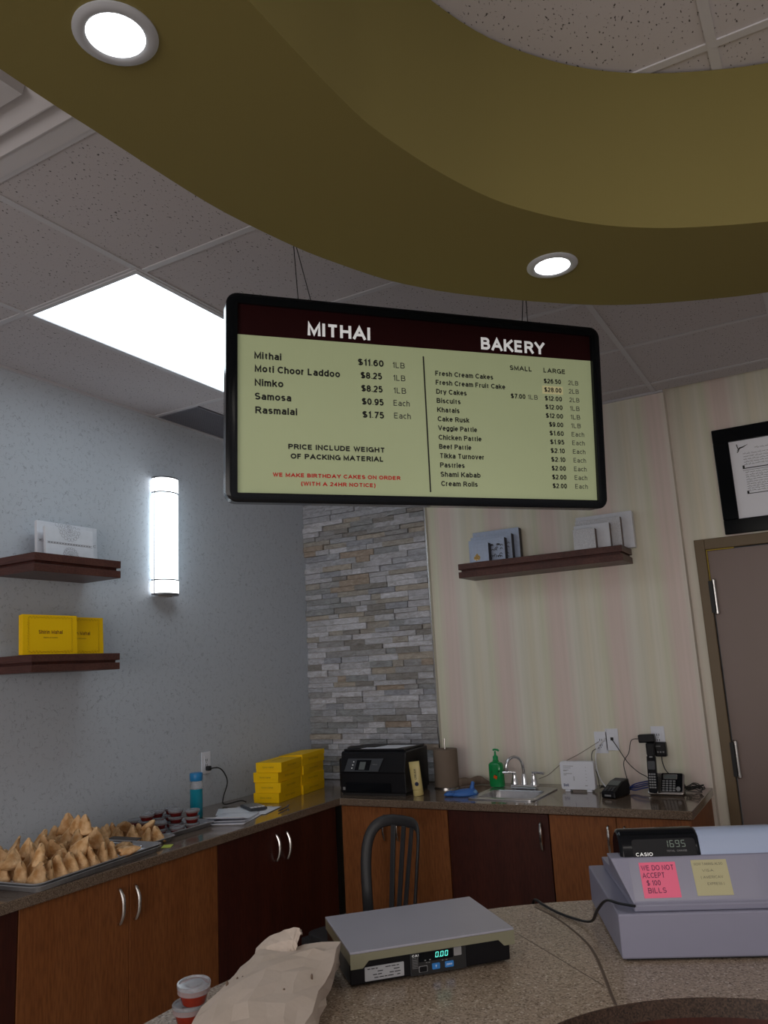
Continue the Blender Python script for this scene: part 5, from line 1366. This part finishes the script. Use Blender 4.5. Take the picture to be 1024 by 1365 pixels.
def fsheet(name, mt, x0, x1, y0, y1, z0=.0005, th=.0008):
    m = MB(); m.box(x0, x1, y0, y1, z0, z0+th); m.bm.transform(FS); return m.build(name, mt, t)
fsheet('tape_strip', TAPE, .045, .340, .004, .096, .0001, .0003)
pk = fsheet('pink_note', PINK, .068, .153, .010, .088); tag(pk, 'pink note with handwriting')
cn = fsheet('pale_note', CREAMN, .190, .272, .012, .090); tag(cn, 'pale yellow note with handwriting')
MN = mat('ink', (.10, .015, .06), .6)
for i, (s_, wd) in enumerate((('WE DO NOT', .076), ('ACCEPT', .052), ('$ 100', .032), ('BILLS', .042))):
    o = text(s_, 'lettering', MN, t, FS @ Matrix.Translation((.072+(.007 if i > 1 else 0), .070-.0165*i, .0016)), wd, .0115, .010)
for i, (s_, wd, x_) in enumerate((('NOW TAKING ALSO', .066, .196), ('VISA', .026, .212), ('( AMERICAN', .050, .206), ('EXPRESS )', .038, .218))):
    text(s_, 'lettering', GREYP, t, FS @ Matrix.Translation((x_, .078-.0145*i, .0016)), wd, .0055, 0)
# its black cable over the counter
inv_t = (Matrix.Translation((2.605, -2.512, .9205)) @ Matrix.Rotation(rz, 4, 'Z')).inverted()
CPT = [(2.642, -2.498, 1.040), (2.600, -2.475, 1.036), (2.560, -2.44, 1.030), (2.520, -2.385, .99), (2.480, -2.315, .94), (2.421, -2.263, .9255), (2.36, -2.225, .9255), (2.30, -2.170, .9255), (2.262, -2.132, .9255), (2.25, -2.118, .90), (2.248, -2.112, .85)]
MB().tube(catmull([inv_t @ Vector(q) for q in CPT], 6), .0050, 8, flat=.6).build('power_cable', BLACK, t, smooth=2)

# ---- crumpled paper bag
t = thing('paper_bag', 'crumpled brown paper bag with grease spots lying between the sauce cups and the scale', 'paper bag', (0, 0, 0))
def grid_mesh(rows, parent, name, mt, sub=1, jit=.004, seed=1, smooth=2, closed=False):
    random.seed(seed)
    bm = bmesh.new(); n = len(rows[0]); R = []
    for i, r in enumerate(rows): R.append([bm.verts.new(Vector(p)) for p in r])
    for a, b in zip(R, R[1:]):
        for k in range(n-1): bm.faces.new((a[k], a[k+1], b[k+1], b[k]))
        if closed: bm.faces.new((a[n-1], a[0], b[0], b[n-1]))
    if closed: bm.faces.new(R[0][::-1]); bm.faces.new(R[-1])
    if sub:
        bmesh.ops.subdivide_edges(bm, edges=bm.edges[:], cuts=sub, use_grid_fill=True)
        for v in bm.verts:
            if v.co.z > .925: v.co += Vector((random.uniform(-jit, jit), random.uniform(-jit, jit), random.uniform(-jit, jit)))
    mb = MB(); mb.bm = bm; o = mb.build(name, mt, parent, smooth=False); return o
# each row: left-bottom, left-top, top-mid-left, top-mid, top-mid-right, right-top, right-mid, right-bottom
rows = [
 [(2.02, -3.36, .921), (2.04, -3.36, .975), (2.09, -3.34, 1.000), (2.15, -3.30, 1.005), (2.20, -3.26, 1.000), (2.235, -3.235, .990), (2.235, -3.20, .955), (2.215, -3.18, .921)],
 [(1.955, -3.25, .921), (1.985, -3.26, .985), (2.03, -3.24, 1.012), (2.09, -3.22, 1.020), (2.15, -3.19, 1.012), (2.205, -3.165, 1.000), (2.195, -3.13, .955), (2.165, -3.11, .921)],
 [(1.905, -3.14, .921), (1.945, -3.16, .992), (1.985, -3.15, 1.020), (2.05, -3.13, 1.032), (2.11, -3.105, 1.022), (2.165, -3.085, 1.005), (2.150, -3.04, .955), (2.110, -3.02, .921)],
 [(1.870, -3.03, .921), (1.918, -3.06, .995), (1.955, -3.06, 1.030), (2.01, -3.05, 1.038), (2.08, -3.03, 1.034), (2.135, -3.000, 1.018), (2.110, -2.96, .960), (2.062, -2.93, .921)],
 [(1.845, -2.96, .921), (1.895, -2.98, 1.000), (1.935, -2.995, 1.045), (1.985, -2.985, 1.035), (2.055, -2.965, 1.045), (2.110, -2.93, 1.030), (2.080, -2.885, .965), (2.020, -2.85, .921)],
 [(1.835, -2.90, .921), (1.880, -2.915, 1.005), (1.930, -2.93, 1.050), (1.975, -2.93, 1.030), (2.04, -2.91, 1.048), (2.085, -2.875, 1.040), (2.050, -2.83, .975), (1.985, -2.79, .921)],
]
rows = [[(x-.010*(j > 4), y-.008*(j > 4), .921+(z-.921)*(1-.22*i/5)) for j, (x, y, z) in enumerate(r)] for i, r in enumerate(rows)]
grid_mesh(rows, t, 'bag_body', BROWNPAPER, 1, .0042, 3, closed=True)
# rolled-over mouth flap standing up at the back left
rows = [[(1.905, -2.955, 1.020), (1.935, -2.935, 1.045), (1.965, -2.92, 1.062), (1.990, -2.915, 1.068), (2.000, -2.925, 1.060)],
        [(1.900, -2.965, 1.035), (1.930, -2.955, 1.058), (1.965, -2.945, 1.074), (1.995, -2.935, 1.080), (2.008, -2.94, 1.070)],
        [(1.915, -2.990, 1.030), (1.945, -2.985, 1.048), (1.975, -2.975, 1.058), (2.000, -2.965, 1.062), (2.012, -2.96, 1.056)],
        [(1.925, -3.000, 1.018), (1.955, -3.000, 1.030), (1.985, -2.99, 1.040), (2.005, -2.98, 1.044), (2.014, -2.97, 1.040)]]
rows = [[(x-.002, y+.004, z-.026) for x, y, z in r] for r in rows]
o = grid_mesh(rows, t, 'rolled_flap', BROWNPAPER, 2, .0016, 5); sm = o.modifiers.new('s', 'SOLIDIFY'); sm.thickness = .0015

m = MB(); random.seed(12)
for (x, y, z) in ((1.985, -3.13, 1.012), (1.992, -3.122, 1.012), (1.975, -3.150, 1.010), (2.03, -3.05, 1.018), (2.06, -2.99, 1.016), (2.12, -3.06, 1.012), (2.02, -3.00, 1.016), (2.11, -3.14, 1.011)):
    r = random.uniform(.0015, .003)
    m.lathe([(r, -.008), (r*1.2, .0), (r*.5, .0035)], (x, y, z), 7)
m.build('grease_spots', GREASE, t)
